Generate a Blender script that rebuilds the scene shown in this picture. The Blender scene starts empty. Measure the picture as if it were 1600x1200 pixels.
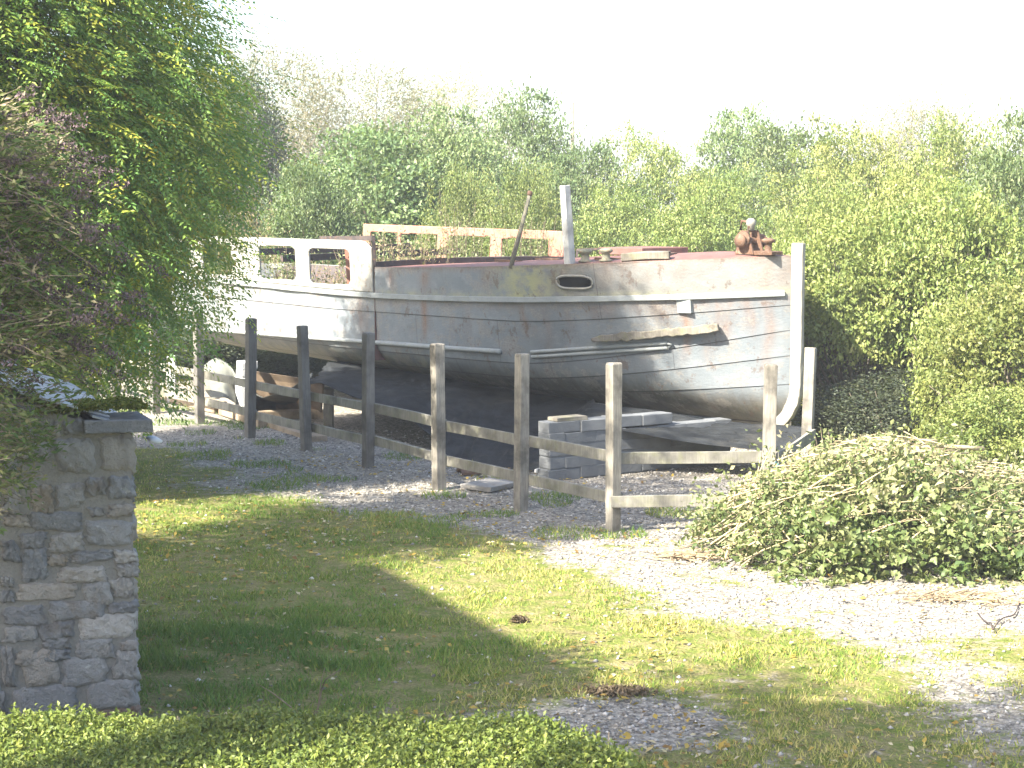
import bpy, bmesh, math, random
import numpy as np
from mathutils import Vector, Matrix
from mathutils.geometry import tessellate_polygon

# ------------------------------------------------------------------ camera, sky, sun, exposure
SC = bpy.context.scene
COL = SC.collection
CAM_H = 3.09
FPX = 2800.0                      # focal length in pixels of the 1600 px wide photograph
HORIZON = 322.0
PITCH = math.atan((600.0 - HORIZON) / FPX)
cam_d = bpy.data.cameras.new('camera')
cam_d.sensor_width = 36.0
cam_d.lens = 36.0 * FPX / 1600.0
cam_d.clip_start = 0.1
cam_d.clip_end = 2000.0
cam = bpy.data.objects.new('camera', cam_d)
cam.location = (0, 0, CAM_H)
cam.rotation_euler = (math.radians(90) - PITCH, 0, 0)
COL.objects.link(cam)
SC.camera = cam

SUN_AZ = math.radians(48)         # light travels towards +y turned this much to +x
SUN_EL = math.radians(42)
SUN_DIR = np.array([math.sin(SUN_AZ) * math.cos(SUN_EL), math.cos(SUN_AZ) * math.cos(SUN_EL), -math.sin(SUN_EL)])
w = bpy.data.worlds.new('World')
SC.world = w
w.use_nodes = True
nt = w.node_tree
nt.nodes.clear()
o_ = nt.nodes.new('ShaderNodeOutputWorld')
bg = nt.nodes.new('ShaderNodeBackground')
sk = nt.nodes.new('ShaderNodeTexSky')
sk.sky_type = 'NISHITA'
sk.sun_disc = False
sk.sun_elevation = SUN_EL
sk.sun_rotation = math.atan2(-SUN_DIR[0], -SUN_DIR[1])
sk.altitude = 20
sk.air_density = 1.0
sk.dust_density = 2.5
sk.ozone_density = 1.0
bg.inputs['Strength'].default_value = 0.095
nt.links.new(sk.outputs[0], bg.inputs[0])
nt.links.new(bg.outputs[0], o_.inputs[0])

sun_d = bpy.data.lights.new('sun', 'SUN')
sun_d.energy = 4.3
sun_d.angle = math.radians(0.4)
sun_d.color = (1.0, 0.94, 0.83)
sun = bpy.data.objects.new('sun', sun_d)
sun.rotation_euler = Vector(SUN_DIR).to_track_quat('-Z', 'Y').to_euler()
sun.location = (-20, -20, 25)
COL.objects.link(sun)

SC.view_settings.view_transform = 'Standard'
SC.view_settings.look = 'None'
SC.view_settings.gamma = 1.0
SC.view_settings.use_curve_mapping = False
SC.view_settings.exposure = 2.6
SC.render.engine = 'CYCLES'
SC.cycles.max_bounces = 6
SC.cycles.diffuse_bounces = 3
SC.cycles.transmission_bounces = 4
SC.cycles.use_denoising = True

rng = np.random.default_rng(7)
random.seed(7)

# ------------------------------------------------------------------ helpers
_fw = np.array([0, math.cos(PITCH), -math.sin(PITCH)])
_up = np.array([0, math.sin(PITCH), math.cos(PITCH)])
_rt = np.array([1.0, 0, 0])
EYE = np.array([0, 0, CAM_H])

def ray(px, py):
    return _fw + _rt * (px - 800) / FPX + _up * (600 - py) / FPX

def at_depth(px, py, Y):
    d = ray(px, py)
    return EYE + d * (Y / d[1])

def on_ground(px, py, z=0.0):
    d = ray(px, py)
    return EYE + d * ((z - CAM_H) / d[2])

def z_at(py, Y):
    return at_depth(800, py, Y)[2]

def px_of(p):
    q = np.asarray(p) - EYE
    return 800 + FPX * q[0] / (q @ _fw)

def tag(o, label=None, cat=None, group=None, kind=None):
    if label: o['label'] = label
    if cat: o['category'] = cat
    if group: o['group'] = group
    if kind: o['kind'] = kind
    return o

def thing(name, label, cat, loc=(0, 0, 0), rz=0.0, group=None):
    o = bpy.data.objects.new(name, None)
    o.empty_display_size = 0.2
    o.location = loc
    o.rotation_euler = (0, 0, rz)
    COL.objects.link(o)
    return tag(o, label, cat, group)

class MB:
    """collects shapes into one mesh"""
    def __init__(self):
        self.v = []; self.f = []; self.r = []
    def add(self, verts, faces, rnd=0.5):
        n = len(self.v)
        self.v += [tuple(map(float, p)) for p in verts]
        self.f += [tuple(i + n for i in f) for f in faces]
        self.r += [rnd] * len(verts) if np.isscalar(rnd) else list(rnd)
    def box(self, c, size, rot=None, rnd=0.5, jit=0.0):
        c = np.asarray(c, float); s = np.asarray(size, float) / 2
        R = np.eye(3) if rot is None else np.asarray(rot)
        vs = []
        for x, y, z in ((-1,-1,-1),(1,-1,-1),(1,1,-1),(-1,1,-1),(-1,-1,1),(1,-1,1),(1,1,1),(-1,1,1)):
            vs.append(c + R @ (np.array([x, y, z]) * s) + rng.normal(0, 1, 3) * jit)
        self.add(vs, [(0,3,2,1),(4,5,6,7),(0,1,5,4),(1,2,6,5),(2,3,7,6),(3,0,4,7)], rnd)
    def sweep(self, pts, a, b, side=None, n=4, jit=0.0, rnd=0.5, power=None, cap=True):
        """section swept along pts: a half-width along `side`, b half-height; n=4 gives a rectangular bar"""
        pts = [np.asarray(p, float) for p in pts]
        m = len(pts)
        A = np.broadcast_to(np.asarray(a, float), (m,)); B = np.broadcast_to(np.asarray(b, float), (m,))
        vs = []
        for i, p in enumerate(pts):
            t = pts[min(i + 1, m - 1)] - pts[max(i - 1, 0)]
            t = t / (np.linalg.norm(t) + 1e-9)
            sd = np.asarray(side, float) if side is not None else (np.array([0, 0, 1.0]) if abs(t[2]) < 0.9 else np.array([1.0, 0, 0]))
            s1 = sd - t * (sd @ t); s1 /= np.linalg.norm(s1) + 1e-9
            s2 = np.cross(t, s1)
            for k in range(n):
                if n == 4:
                    x, y = ((-1,-1),(1,-1),(1,1),(-1,1))[k]
                else:
                    an = 2 * math.pi * k / n
                    x, y = math.cos(an), math.sin(an)
                vs.append(p + s1 * A[i] * x + s2 * B[i] * y + (rng.normal(0, 1, 3) * jit if jit else 0))
        fs = []
        for i in range(m - 1):
            for k in range(n):
                k2 = (k + 1) % n
                fs.append((i*n+k, i*n+k2, (i+1)*n+k2, (i+1)*n+k))
        if cap:
            fs.append(tuple(reversed(range(n)))); fs.append(tuple((m-1)*n + k for k in range(n)))
        self.add(vs, fs, rnd)
    def tube(self, pts, r, n=6, jit=0.0, rnd=0.5, cap=True):
        self.sweep(pts, r, r, None, n, jit, rnd, cap=cap)
    def lathe(self, base, prof, n=16, axis=(0,0,1), rnd=0.5):
        ax = np.asarray(axis, float); ax /= np.linalg.norm(ax)
        s1 = np.cross(ax, [1.0, 0, 0] if abs(ax[0]) < .9 else [0, 1.0, 0]); s1 /= np.linalg.norm(s1)
        s2 = np.cross(ax, s1)
        vs = []; fs = []
        for r, h in prof:
            for k in range(n):
                an = 2*math.pi*k/n
                vs.append(np.asarray(base) + ax*h + (s1*math.cos(an) + s2*math.sin(an))*r)
        for i in range(len(prof)-1):
            for k in range(n):
                fs.append((i*n+k, i*n+(k+1)%n, (i+1)*n+(k+1)%n, (i+1)*n+k))
        fs.append(tuple(reversed(range(n)))); fs.append(tuple((len(prof)-1)*n+k for k in range(n)))
        self.add(vs, fs, rnd)
    def build(self, name, mat, parent=None, smooth=False, bevel=0.0):
        me = bpy.data.meshes.new(name)
        me.from_pydata(self.v, [], self.f)
        at = me.attributes.new('rnd', 'FLOAT', 'POINT')
        at.data.foreach_set('value', np.asarray(self.r, dtype=np.float32))
        me.materials.append(mat)
        bm = bmesh.new(); bm.from_mesh(me); bmesh.ops.recalc_face_normals(bm, faces=bm.faces); bm.to_mesh(me); bm.free()
        if smooth:
            me.polygons.foreach_set('use_smooth', [True] * len(me.polygons))
        o = bpy.data.objects.new(name, me)
        COL.objects.link(o)
        if parent is not None: o.parent = parent
        if bevel:
            b = o.modifiers.new('bevel', 'BEVEL'); b.width = bevel; b.segments = 2; b.limit_method = 'ANGLE'
        return o

def fast_mesh(name, V, F, rnd, mat, parent=None, smooth=False, uv=None, extra=None):
    """numpy arrays (n,3), (m,3 or 4) into one mesh"""
    me = bpy.data.meshes.new(name)
    V = np.ascontiguousarray(V, dtype=np.float32); F = np.ascontiguousarray(F, dtype=np.int32)
    k = F.shape[1]
    me.vertices.add(len(V)); me.vertices.foreach_set('co', V.ravel())
    me.loops.add(F.size); me.loops.foreach_set('vertex_index', F.ravel())
    me.polygons.add(len(F))
    me.polygons.foreach_set('loop_start', np.arange(0, F.size, k, dtype=np.int32))
    if smooth: me.polygons.foreach_set('use_smooth', np.ones(len(F), dtype=bool))
    me.update(calc_edges=True)
    if rnd is not None:
        a = me.attributes.new('rnd', 'FLOAT', 'POINT'); a.data.foreach_set('value', np.asarray(rnd, dtype=np.float32))
    for nm, val in (extra or {}).items():
        a = me.attributes.new(nm, 'FLOAT', 'POINT'); a.data.foreach_set('value', np.asarray(val, dtype=np.float32))
    if uv is not None:
        l = me.uv_layers.new(name='UVMap')
        l.data.foreach_set('uv', np.asarray(uv, dtype=np.float32)[F.ravel()].ravel())
    me.materials.append(mat)
    me.validate()
    o = bpy.data.objects.new(name, me)
    COL.objects.link(o)
    if parent is not None: o.parent = parent
    return o

def norm(a):
    return a / (np.linalg.norm(a, axis=-1, keepdims=True) + 1e-9)

def leaves(C, D, N, L, W, fold=0.25):
    """folded diamond leaves: centre C, axis D, normal N, length L, width W -> V, F (triangles)"""
    D = norm(D); S = norm(np.cross(D, N)); N = np.cross(S, D)
    L = np.broadcast_to(L, (len(C),))[:, None]; W = np.broadcast_to(W, (len(C),))[:, None]
    b = C - D * L * .5; t = C + D * L * .5
    l = C - S * W * .5 + N * W * fold - D * L * .06; r = C + S * W * .5 + N * W * fold - D * L * .06
    V = np.stack([b, l, t, r], 1).reshape(-1, 3)
    i = np.arange(len(C)) * 4
    F = np.concatenate([np.stack([i, i+2, i+1], 1), np.stack([i, i+3, i+2], 1)], 0)
    return V, F

_tab = np.random.default_rng(99).random((256, 256))
def vnoise(x, y, sc=1.0, seed=0):
    x = np.asarray(x) * sc + seed * 17.3; y = np.asarray(y) * sc + seed * 9.7
    xi = np.floor(x).astype(int); yi = np.floor(y).astype(int)
    fx = x - xi; fy = y - yi
    fx = fx*fx*(3-2*fx); fy = fy*fy*(3-2*fy)
    g = lambda a, b: _tab[a % 256, b % 256]
    return (g(xi,yi)*(1-fx) + g(xi+1,yi)*fx)*(1-fy) + (g(xi,yi+1)*(1-fx) + g(xi+1,yi+1)*fx)*fy
def fbm(x, y, sc=1.0, seed=0, o=4):
    s = 0; a = .5; tot = 0
    for k in range(o):
        s = s + a * vnoise(x, y, sc * 2**k, seed + k*3); tot += a; a *= .5
    return s / tot

# ------------------------------------------------------------------ materials
class NT:
    def __init__(self, name):
        self.m = bpy.data.materials.new(name); self.m.use_nodes = True
        self.t = self.m.node_tree; self.t.nodes.clear()
        self.out = self.n('ShaderNodeOutputMaterial')
    def n(self, typ, **kw):
        nd = self.t.nodes.new(typ)
        for k, v in kw.items(): setattr(nd, k, v)
        return nd
    def l(self, a, b): self.t.links.new(a, b)
    def val(self, sock, v):
        if isinstance(v, bpy.types.NodeSocket): self.l(v, sock)
        else: sock.default_value = v
    def coord(self, kind='Object', scale=(1,1,1)):
        c = self.n('ShaderNodeTexCoord'); mp = self.n('ShaderNodeMapping')
        mp.inputs['Scale'].default_value = scale
        self.l(c.outputs[kind], mp.inputs[0]); return mp.outputs[0]
    def noise(self, co, scale=5, detail=6, rough=.6, dist=0.0):
        n = self.n('ShaderNodeTexNoise'); self.l(co, n.inputs['Vector'])
        n.inputs['Scale'].default_value = scale; n.inputs['Detail'].default_value = detail
        n.inputs['Roughness'].default_value = rough; n.inputs['Distortion'].default_value = dist
        return n.outputs['Fac']
    def voro(self, co, scale=5, feature='F1', out='Distance'):
        n = self.n('ShaderNodeTexVoronoi', feature=feature); self.l(co, n.inputs['Vector'])
        n.inputs['Scale'].default_value = scale; return n.outputs[out]
    def ramp(self, fac, stops, interp='LINEAR'):
        r = self.n('ShaderNodeValToRGB'); r.color_ramp.interpolation = interp
        while len(r.color_ramp.elements) < len(stops): r.color_ramp.elements.new(.5)
        for e, (p, c) in zip(r.color_ramp.elements, stops):
            e.position = p; e.color = (*c, 1) if len(c) == 3 else c
        self.val(r.inputs[0], fac); return r.outputs[0]
    def range(self, x, a, b, c=0.0, d=1.0):
        m = self.n('ShaderNodeMapRange'); m.interpolation_type = 'SMOOTHSTEP'
        self.val(m.inputs[0], x)
        for i, v in zip((1,2,3,4), (a,b,c,d)): m.inputs[i].default_value = v
        return m.outputs[0]
    def math(self, op, a, b=0.0):
        m = self.n('ShaderNodeMath', operation=op); self.val(m.inputs[0], a); self.val(m.inputs[1], b); return m.outputs[0]
    def mix(self, fac, a, b, blend='MIX'):
        m = self.n('ShaderNodeMix', data_type='RGBA', blend_type=blend)
        self.val(m.inputs[0], fac)
        self.val(m.inputs[6], (*a, 1) if isinstance(a, tuple) else a)
        self.val(m.inputs[7], (*b, 1) if isinstance(b, tuple) else b)
        return m.outputs[2]
    def attr(self, name='rnd'):
        a = self.n('ShaderNodeAttribute'); a.attribute_name = name; return a.outputs['Fac']
    def bump(self, h, strength=.3, dist=.02):
        b = self.n('ShaderNodeBump'); self.l(h, b.inputs['Height'])
        b.inputs['Strength'].default_value = strength; b.inputs['Distance'].default_value = dist
        return b.outputs[0]
    def principled(self, col, rough=.8, spec=.3, normal=None, metallic=0.0):
        p = self.n('ShaderNodeBsdfPrincipled')
        self.val(p.inputs['Base Color'], (*col, 1) if isinstance(col, tuple) else col)
        self.val(p.inputs['Roughness'], rough); p.inputs['Specular IOR Level'].default_value = spec
        p.inputs['Metallic'].default_value = metallic
        if normal is not None: self.l(normal, p.inputs['Normal'])
        return p
    def done(self, shader):
        self.l(shader.outputs[0], self.out.inputs[0]); return self.m

def leaf_mat(name, stops, trans=.38, rough=.5, spec=.35, tint=(.82, 1.2)):
    q = NT(name)
    c = q.ramp(q.attr(), stops)
    oi = q.n('ShaderNodeObjectInfo'); hs = q.n('ShaderNodeHueSaturation')
    q.l(q.range(oi.outputs['Random'], 0, 1, .485, .512), hs.inputs['Hue'])
    q.l(q.range(q.math('FRACT', q.math('MULTIPLY', oi.outputs['Random'], 7.31)), 0, 1, *tint), hs.inputs['Value'])
    hs.inputs['Saturation'].default_value = .95
    q.l(c, hs.inputs['Color']); c = hs.outputs[0]
    p = q.principled(c, rough, spec)
    t = q.n('ShaderNodeBsdfTranslucent')
    q.l(q.mix(.6, c, (0.20, 0.26, 0.03)), t.inputs[0])
    m = q.n('ShaderNodeMixShader'); m.inputs[0].default_value = trans
    q.l(p.outputs[0], m.inputs[1]); q.l(t.outputs[0], m.inputs[2])
    return q.done(m)

def bark_mat(name, a, b, scale=8, stretch=(1,1,.2)):
    q = NT(name); co = q.coord('Object', stretch)
    n = q.noise(co, scale, 8, .65)
    c = q.mix(q.attr(), q.ramp(n, [(.3, a), (.7, b)]), q.ramp(n, [(.3, tuple(x*.75 for x in a)), (.7, tuple(min(1, x*1.2) for x in b))]))
    return q.done(q.principled(c, .9, .15, q.bump(n, .5, .02)))

M = {}
M['leaf_bush'] = leaf_mat('leaf_bush', [(0, (0.057,0.098,0.034)), (.45, (0.109,0.167,0.057)), (.8, (0.178,0.224,0.086)), (1, (0.265,0.287,0.138))])
M['leaf_bright'] = leaf_mat('leaf_bright', [(0, (.065,.105,.024)), (.45, (.145,.19,.044)), (.8, (.23,.255,.065)), (1, (.32,.315,.115))])
M['leaf_shaded'] = leaf_mat('leaf_shaded', [(0, (.025,.04,.025)), (.6, (.05,.065,.035)), (1, (.09,.095,.05))], .2)  # shade of the hollow and the dark tree put into the leaf colour
M['leaf_willow'] = leaf_mat('leaf_willow', [(0, (.14,.15,.08)), (.5, (.21,.19,.10)), (.8, (.27,.235,.13)), (1, (.34,.28,.16))], .35)
M['leaf_ash'] = leaf_mat('leaf_ash', [(0, (.10,.22,.06)), (.34, (.18,.31,.06)), (.52, (.29,.38,.055)), (.68, (.42,.40,.04)), (.88, (.48,.36,.025)), (1, (.50,.31,.025))], .52, tint=(1.12, 1.2))
M['leaf_hedge'] = leaf_mat('leaf_hedge', [(0, (.06,.11,.02)), (.5, (.13,.19,.03)), (.85, (.21,.25,.04)), (1, (.30,.28,.07))], .3)
M['leaf_dry'] = leaf_mat('leaf_dry', [(0, (.10,.12,.045)), (.4, (.16,.17,.06)), (.7, (.26,.21,.11)), (1, (.33,.24,.14))], .3, .7, .15)
M['leaf_climber'] = leaf_mat('leaf_climber', [(0, (.07,.12,.035)), (.45, (.15,.175,.06)), (.7, (.26,.215,.125)), (1, (.38,.30,.20))], .3, .7, .15)
M['leaf_purple'] = leaf_mat('leaf_purple', [(0, (.06,.045,.05)), (.5, (.13,.09,.10)), (1, (.25,.17,.18))], .15, .8, .1)
M['leaf_cut'] = leaf_mat('leaf_cut', [(0, (.06,.115,.03)), (.4, (.13,.185,.055)), (.75, (.25,.265,.11)), (1, (.44,.39,.25))], .3)
M['grass'] = leaf_mat('grass', [(0, (.055,.125,.018)), (.45, (.125,.195,.024)), (.72, (.26,.255,.045)), (1, (.42,.345,.13))], .25, .6, .2)
M['litter'] = leaf_mat('litter', [(0, (.18,.10,.03)), (.4, (.36,.25,.03)), (.75, (.42,.31,.05)), (1, (.50,.45,.30))], .1, .7, .2)
M['bark'] = bark_mat('bark', (.07,.055,.04), (.17,.145,.11))
M['twig'] = bark_mat('twig', (.20,.15,.09), (.36,.28,.18), 12)
M['cut_stem'] = bark_mat('cut_stem', (.26,.20,.11), (.46,.38,.24), 10)
M['dry_stem'] = bark_mat('dry_stem', (.10,.08,.058), (.22,.175,.12), 10)

def wood_mat(name, dark, light, moss=0.0):
    q = NT(name); co = q.coord('Object', (1, 1, 1))
    gr = q.noise(q.coord('Object', (18, 18, 1.2)), 3, 7, .7, .6)
    bl = q.noise(co, 3.5, 5, .6)
    c = q.ramp(gr, [(.28, dark), (.5, tuple((a+b)/2 for a, b in zip(dark, light))), (.72, light)])
    c = q.mix(q.range(bl, .4, .75), c, tuple(x*.55 for x in dark))
    c = q.mix(q.math('MULTIPLY', q.attr(), .55), c, tuple(x*.4 for x in light))
    if moss:
        c = q.mix(q.math('MULTIPLY', q.range(q.noise(co, 9, 4), .45, .7), moss), c, (.16, .17, .05))
    return q.done(q.principled(c, .9, .15, q.bump(gr, .5, .01)))
M['post_wood'] = wood_mat('post_wood', (0.136,0.124,0.104), (0.336,0.308,0.256))
M['post_shaded'] = wood_mat('post_shaded', (0.102,0.096,0.088), (0.264,0.246,0.216))  # post wood with the shade on the left posts put into its colour
M['rail_wood'] = wood_mat('rail_wood', (.155,.148,.125), (.33,.31,.26), .25)
M['old_timber'] = wood_mat('old_timber', (.12,.107,.085), (.29,.26,.21), .3)
M['fresh_timber'] = wood_mat('fresh_timber', (.28,.215,.145), (.44,.35,.245))
M['mast_wood'] = wood_mat('mast_wood', (.34,.335,.31), (.56,.55,.52))

def hull_mat():
    q = NT('hull_paint'); uv = q.coord('UV')
    uvs = q.coord('UV', (1, .22, 1)); uvt = q.coord('UV', (1, .08, 1))
    big = q.noise(uv, 1.1, 6, .6); mid = q.noise(uv, 5, 8, .65); fine = q.noise(uv, 40, 5, .7)
    streak = q.noise(uvs, 9, 7, .7); thin = q.noise(uvt, 22, 5, .6)
    c = q.ramp(big, [(.25, (.115,.132,.143)), (.55, (.155,.173,.182)), (.8, (.20,.214,.216))])
    c = q.mix(q.range(mid, .45, .7, 0, .55), c, (.215,.222,.222))
    c = q.mix(q.range(thin, .5, .75, 0, .4), c, (.13,.135,.14))
    top = q.attr('top')                               # paler, rustier paint band above the upper rub rail
    c = q.mix(q.math('MULTIPLY', top, .6), c, q.ramp(mid, [(.3, (.18,.165,.138)), (.6, (.245,.233,.205)), (.8, (.31,.302,.28))]))
    rust = q.math('MULTIPLY', q.attr('rust'), q.range(streak, .28, .62, .25, 1))
    c = q.mix(rust, c, q.ramp(fine, [(.3, (.11,.06,.042)), (.6, (.21,.125,.08)), (.8, (.29,.20,.135))]))
    c = q.mix(q.math('MULTIPLY', q.range(streak, .55, .75), .25), c, (.27,.20,.145))
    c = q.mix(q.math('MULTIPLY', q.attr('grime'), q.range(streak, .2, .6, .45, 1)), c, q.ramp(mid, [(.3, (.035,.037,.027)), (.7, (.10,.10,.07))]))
    c = q.mix(q.math('MULTIPLY', q.attr('moss'), q.range(mid, .35, .6)), c, (.30,.29,.13))
    fl = q.noise(uv, 2.6, 10, .78)
    c = q.mix(q.math('MULTIPLY', q.range(fl, .535, .55), .5), c, q.ramp(fine, [(.3, (.13,.115,.10)), (.7, (.27,.25,.215))]))
    fl2 = q.noise(q.coord('UV', (1.3, .8, 1)), 3.7, 10, .8)
    c = q.mix(q.math('MULTIPLY', q.range(fl2, .575, .59), .6), c, (.10,.065,.045))
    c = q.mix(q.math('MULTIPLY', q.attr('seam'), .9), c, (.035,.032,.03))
    h = q.math('ADD', q.math('MULTIPLY', mid, .6), q.math('MULTIPLY', fine, .4))
    return q.done(q.principled(c, .62, .35, q.bump(q.math('ADD', h, q.math('MULTIPLY', big, 2.0)), .35, .03)))
M['hull'] = hull_mat()

def painted(name, a, b, rustc, amt=.5, rough=.7):
    q = NT(name); co = q.coord('Object')
    n = q.noise(co, 4, 8, .65); f = q.noise(co, 18, 6, .7)
    c = q.ramp(n, [(.3, a), (.7, b)])
    c = q.mix(q.range(f, .62 - .25*amt, .78 - .2*amt, 0, .9), c, rustc)
    return q.done(q.principled(c, rough, .25, q.bump(f, .35, .01)))
M['cabin_paint'] = painted('cabin_paint', (0.204,0.200,0.178), (0.297,0.293,0.264), (0.187,0.119,0.076), .4)
M['primer'] = painted('primer', (.23,.105,.075), (.33,.17,.125), (.2,.08,.045), .4)
M['deck_rust'] = painted('deck_rust', (.12,.055,.045), (.20,.10,.08), (.085,.07,.06), .5)
M['dark_iron'] = painted('dark_iron', (.035,.03,.03), (.075,.06,.055), (.14,.075,.045), .4)
M['rust'] = painted('rust', (0.068,0.037,0.024), (0.136,0.078,0.048), (0.204,0.150,0.102), .4)
M['rail_paint'] = painted('rail_paint', (.20,.215,.21), (.29,.30,.285), (.19,.17,.11), .3)
M['stem_paint'] = painted('stem_paint', (.19,.18,.15), (.27,.26,.225), (.28,.2,.13), .3)
M['bollard'] = painted('bollard', (.12,.12,.08), (.24,.22,.16), (.2,.1,.06), .3)
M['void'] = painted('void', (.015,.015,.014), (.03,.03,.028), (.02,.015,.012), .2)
M['zinc'] = painted('zinc', (.40,.42,.43), (.55,.56,.56), (.3,.3,.28), .2)

def sheet_mat(name, a, b, dirt):
    q = NT(name); co = q.coord('Object')
    n = q.noise(co, 3, 7, .65); f = q.voro(co, 90)
    c = q.ramp(n, [(.3, a), (.7, b)])
    c = q.mix(q.range(q.noise(co, 1.6, 5), .5, .72, 0, .7), c, dirt)
    return q.done(q.principled(c, .85, .12, q.bump(q.math('ADD', n, q.math('MULTIPLY', f, .3)), .5, .03)))
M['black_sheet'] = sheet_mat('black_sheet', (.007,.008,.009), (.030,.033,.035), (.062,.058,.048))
M['grey_sheet'] = sheet_mat('grey_sheet', (.10,.105,.09), (.18,.18,.155), (.15,.135,.09))
M['brown_board'] = sheet_mat('brown_board', (.15,.11,.072), (.23,.17,.115), (.10,.075,.055))
M['block'] = sheet_mat('block', (.095,.101,.106), (.155,.16,.163), (.075,.073,.066))
M['white_block'] = sheet_mat('white_block', (.42,.415,.40), (.55,.545,.52), (.4,.38,.34))

def stone_mat():
    q = NT('rubble_stone'); co = q.coord('Object')
    r = q.attr()
    base = q.ramp(r, [(0, (.16,.163,.17)), (.25, (.235,.24,.245)), (.5, (.30,.29,.275)), (.7, (.34,.30,.25)), (.85, (.45,.425,.395)), (1, (.19,.125,.085))])
    n = q.noise(co, 7, 9, .7, .4); f = q.noise(co, 45, 6, .7)
    c = q.mix(q.range(n, .35, .7, 0, .75), base, q.mix(.5, base, (.42,.40,.37)))
    c = q.mix(q.range(q.noise(co, 4, 6), .55, .72, 0, .5), c, (.20,.145,.085))
    c = q.mix(q.range(f, .55, .75, 0, .45), c, (.10,.10,.09))
    c = q.mix(q.range(q.noise(co, 11, 5, .7), .62, .7, 0, .6), c, (.47,.46,.42))
    return q.done(q.principled(c, .92, .2, q.bump(q.math('ADD', n, q.math('MULTIPLY', f, .8)), 1.0, .035)))
M['stone'] = stone_mat()
def mortar_mat():
    q = NT('mortar'); co = q.coord('Object')
    f = q.noise(co, 60, 6, .7); n = q.noise(co, 5, 6)
    c = q.mix(n, q.ramp(f, [(.3, (.15,.144,.132)), (.7, (.265,.252,.23))]), (.20,.187,.16))
    return q.done(q.principled(c, .95, .1, q.bump(f, .8, .015)))
M['mortar'] = mortar_mat()
def slate_mat():
    q = NT('slate'); co = q.coord('Object')
    n = q.noise(co, 6, 7); 
    c = q.mix(q.attr(), q.ramp(n, [(.3, (.16,.18,.21)), (.7, (.27,.29,.32))]), q.ramp(n, [(.3, (.22,.235,.26)), (.7, (.34,.36,.385))]))
    c = q.mix(q.range(q.noise(co, 9, 5), .58, .7, 0, .7), c, (.18,.17,.07))
    return q.done(q.principled(c, .5, .5, q.bump(n, .3, .01)))
M['slate'] = slate_mat()
M['moss'] = leaf_mat('moss', [(0, (.05,.07,.012)), (.6, (.10,.115,.02)), (1, (.16,.15,.03))], .1, .9, .05)
M['house_wall'] = sheet_mat('house_wall', (.40,.37,.32), (.50,.47,.42), (.34,.31,.27))

def ground_mat():
    q = NT('ground'); co = q.coord('Object')
    g = q.attr('grassness')
    v = q.voro(co, 30, 'F1', 'Color'); vd = q.voro(co, 30)
    v2 = q.voro(co, 75, 'F1', 'Color')
    sep = q.n('ShaderNodeSeparateColor'); q.l(v, sep.inputs[0])
    sep2 = q.n('ShaderNodeSeparateColor'); q.l(v2, sep2.inputs[0])
    peb = q.ramp(q.math('ADD', q.math('MULTIPLY', sep.outputs[0], .6), q.math('MULTIPLY', sep2.outputs[1], .4)),
                 [(.1, (.105,.093,.076)), (.45, (.205,.185,.153)), (.75, (.305,.278,.232)), (.95, (.42,.388,.33))])
    n = q.noise(co, 6, 8, .7); nf = q.noise(co, 55, 5, .7)
    soil = q.ramp(nf, [(.3, (.085,.07,.03)), (.55, (.20,.17,.07)), (.75, (.36,.31,.155))])
    moss = q.ramp(nf, [(.3, (.05,.075,.013)), (.6, (.12,.145,.024)), (.8, (.24,.225,.05))])
    grass = q.mix(q.range(n, .38, .62), soil, moss)
    edge = q.range(q.math('ADD', g, q.math('MULTIPLY', q.math('SUBTRACT', n, .5), .9)), .35, .6)
    c = q.mix(edge, peb, grass)
    h = q.math('ADD', q.math('MULTIPLY', vd, -.6), q.math('MULTIPLY', nf, .6))
    return q.done(q.principled(c, .95, .15, q.bump(h, .7, .03)))
M['ground'] = ground_mat()
def pebble_mat():
    q = NT('pebble')
    c = q.ramp(q.attr(), [(0, (.12,.11,.10)), (.5, (.24,.225,.20)), (.85, (.37,.345,.305)), (1, (.55,.52,.47))])
    return q.done(q.principled(c, .85, .25))
M['pebble'] = pebble_mat()

# ------------------------------------------------------------------ ground
FA = np.array([.957, 17.0]); FD = np.array([-.547, .837])      # fence corner and the direction of its long run
FN = np.array([.837, .547])                                    # across it, towards the boat

def blob(x, y, cx, cy, rx, ry):
    return np.exp(-(((x-cx)/rx)**2 + ((y-cy)/ry)**2))

def grassness(x, y):
    x = np.asarray(x, float); y = np.asarray(y, float)
    qd = (x-FA[0])*FN[0] + (y-FA[1])*FN[1]
    n = fbm(x, y, .55, 3); n2 = fbm(x, y, 1.6, 8)
    g = .85 - .75/(1+np.exp(-(qd+1.5 + (n-.5)*2.2)*3.2))
    g = np.where((x > 7.5) | (x < -9), .75, g)
    g = np.where((x > 3.3 + .2*(n-.5)) & (y > 18.2), .95, g)
    g = np.where(y < 16.2, np.maximum(g, .35 + .45*(n2)), g)
    g = g - .75*blob(x, y, .62, 10.5, .75, .55) - .36*blob(x, y, 3.3, 13.9, 1.7, 1.0) - .35*blob(x, y, -.8, 10.9, 1.1, .5)
    g = g - .3*blob(x, y, 2.3, 9.6, 1.5, .6)
    g = g - .10/(1+np.exp(-(x+.55+(n-.5)*2)*3))/(1+np.exp(-(y-10.9)*2.5))
    g = g + .45*blob(x, y, -2.2, 12.0, 1.5, 1.1) + .3*blob(x, y, -2.6, 16.5, 2.0, 1.6)
    g = g + (n2-.5)*.55
    return np.clip(g, 0, 1)

def ground_z(x, y):
    return (fbm(x, y, .5, 21, 3)-.5)*.05

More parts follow.
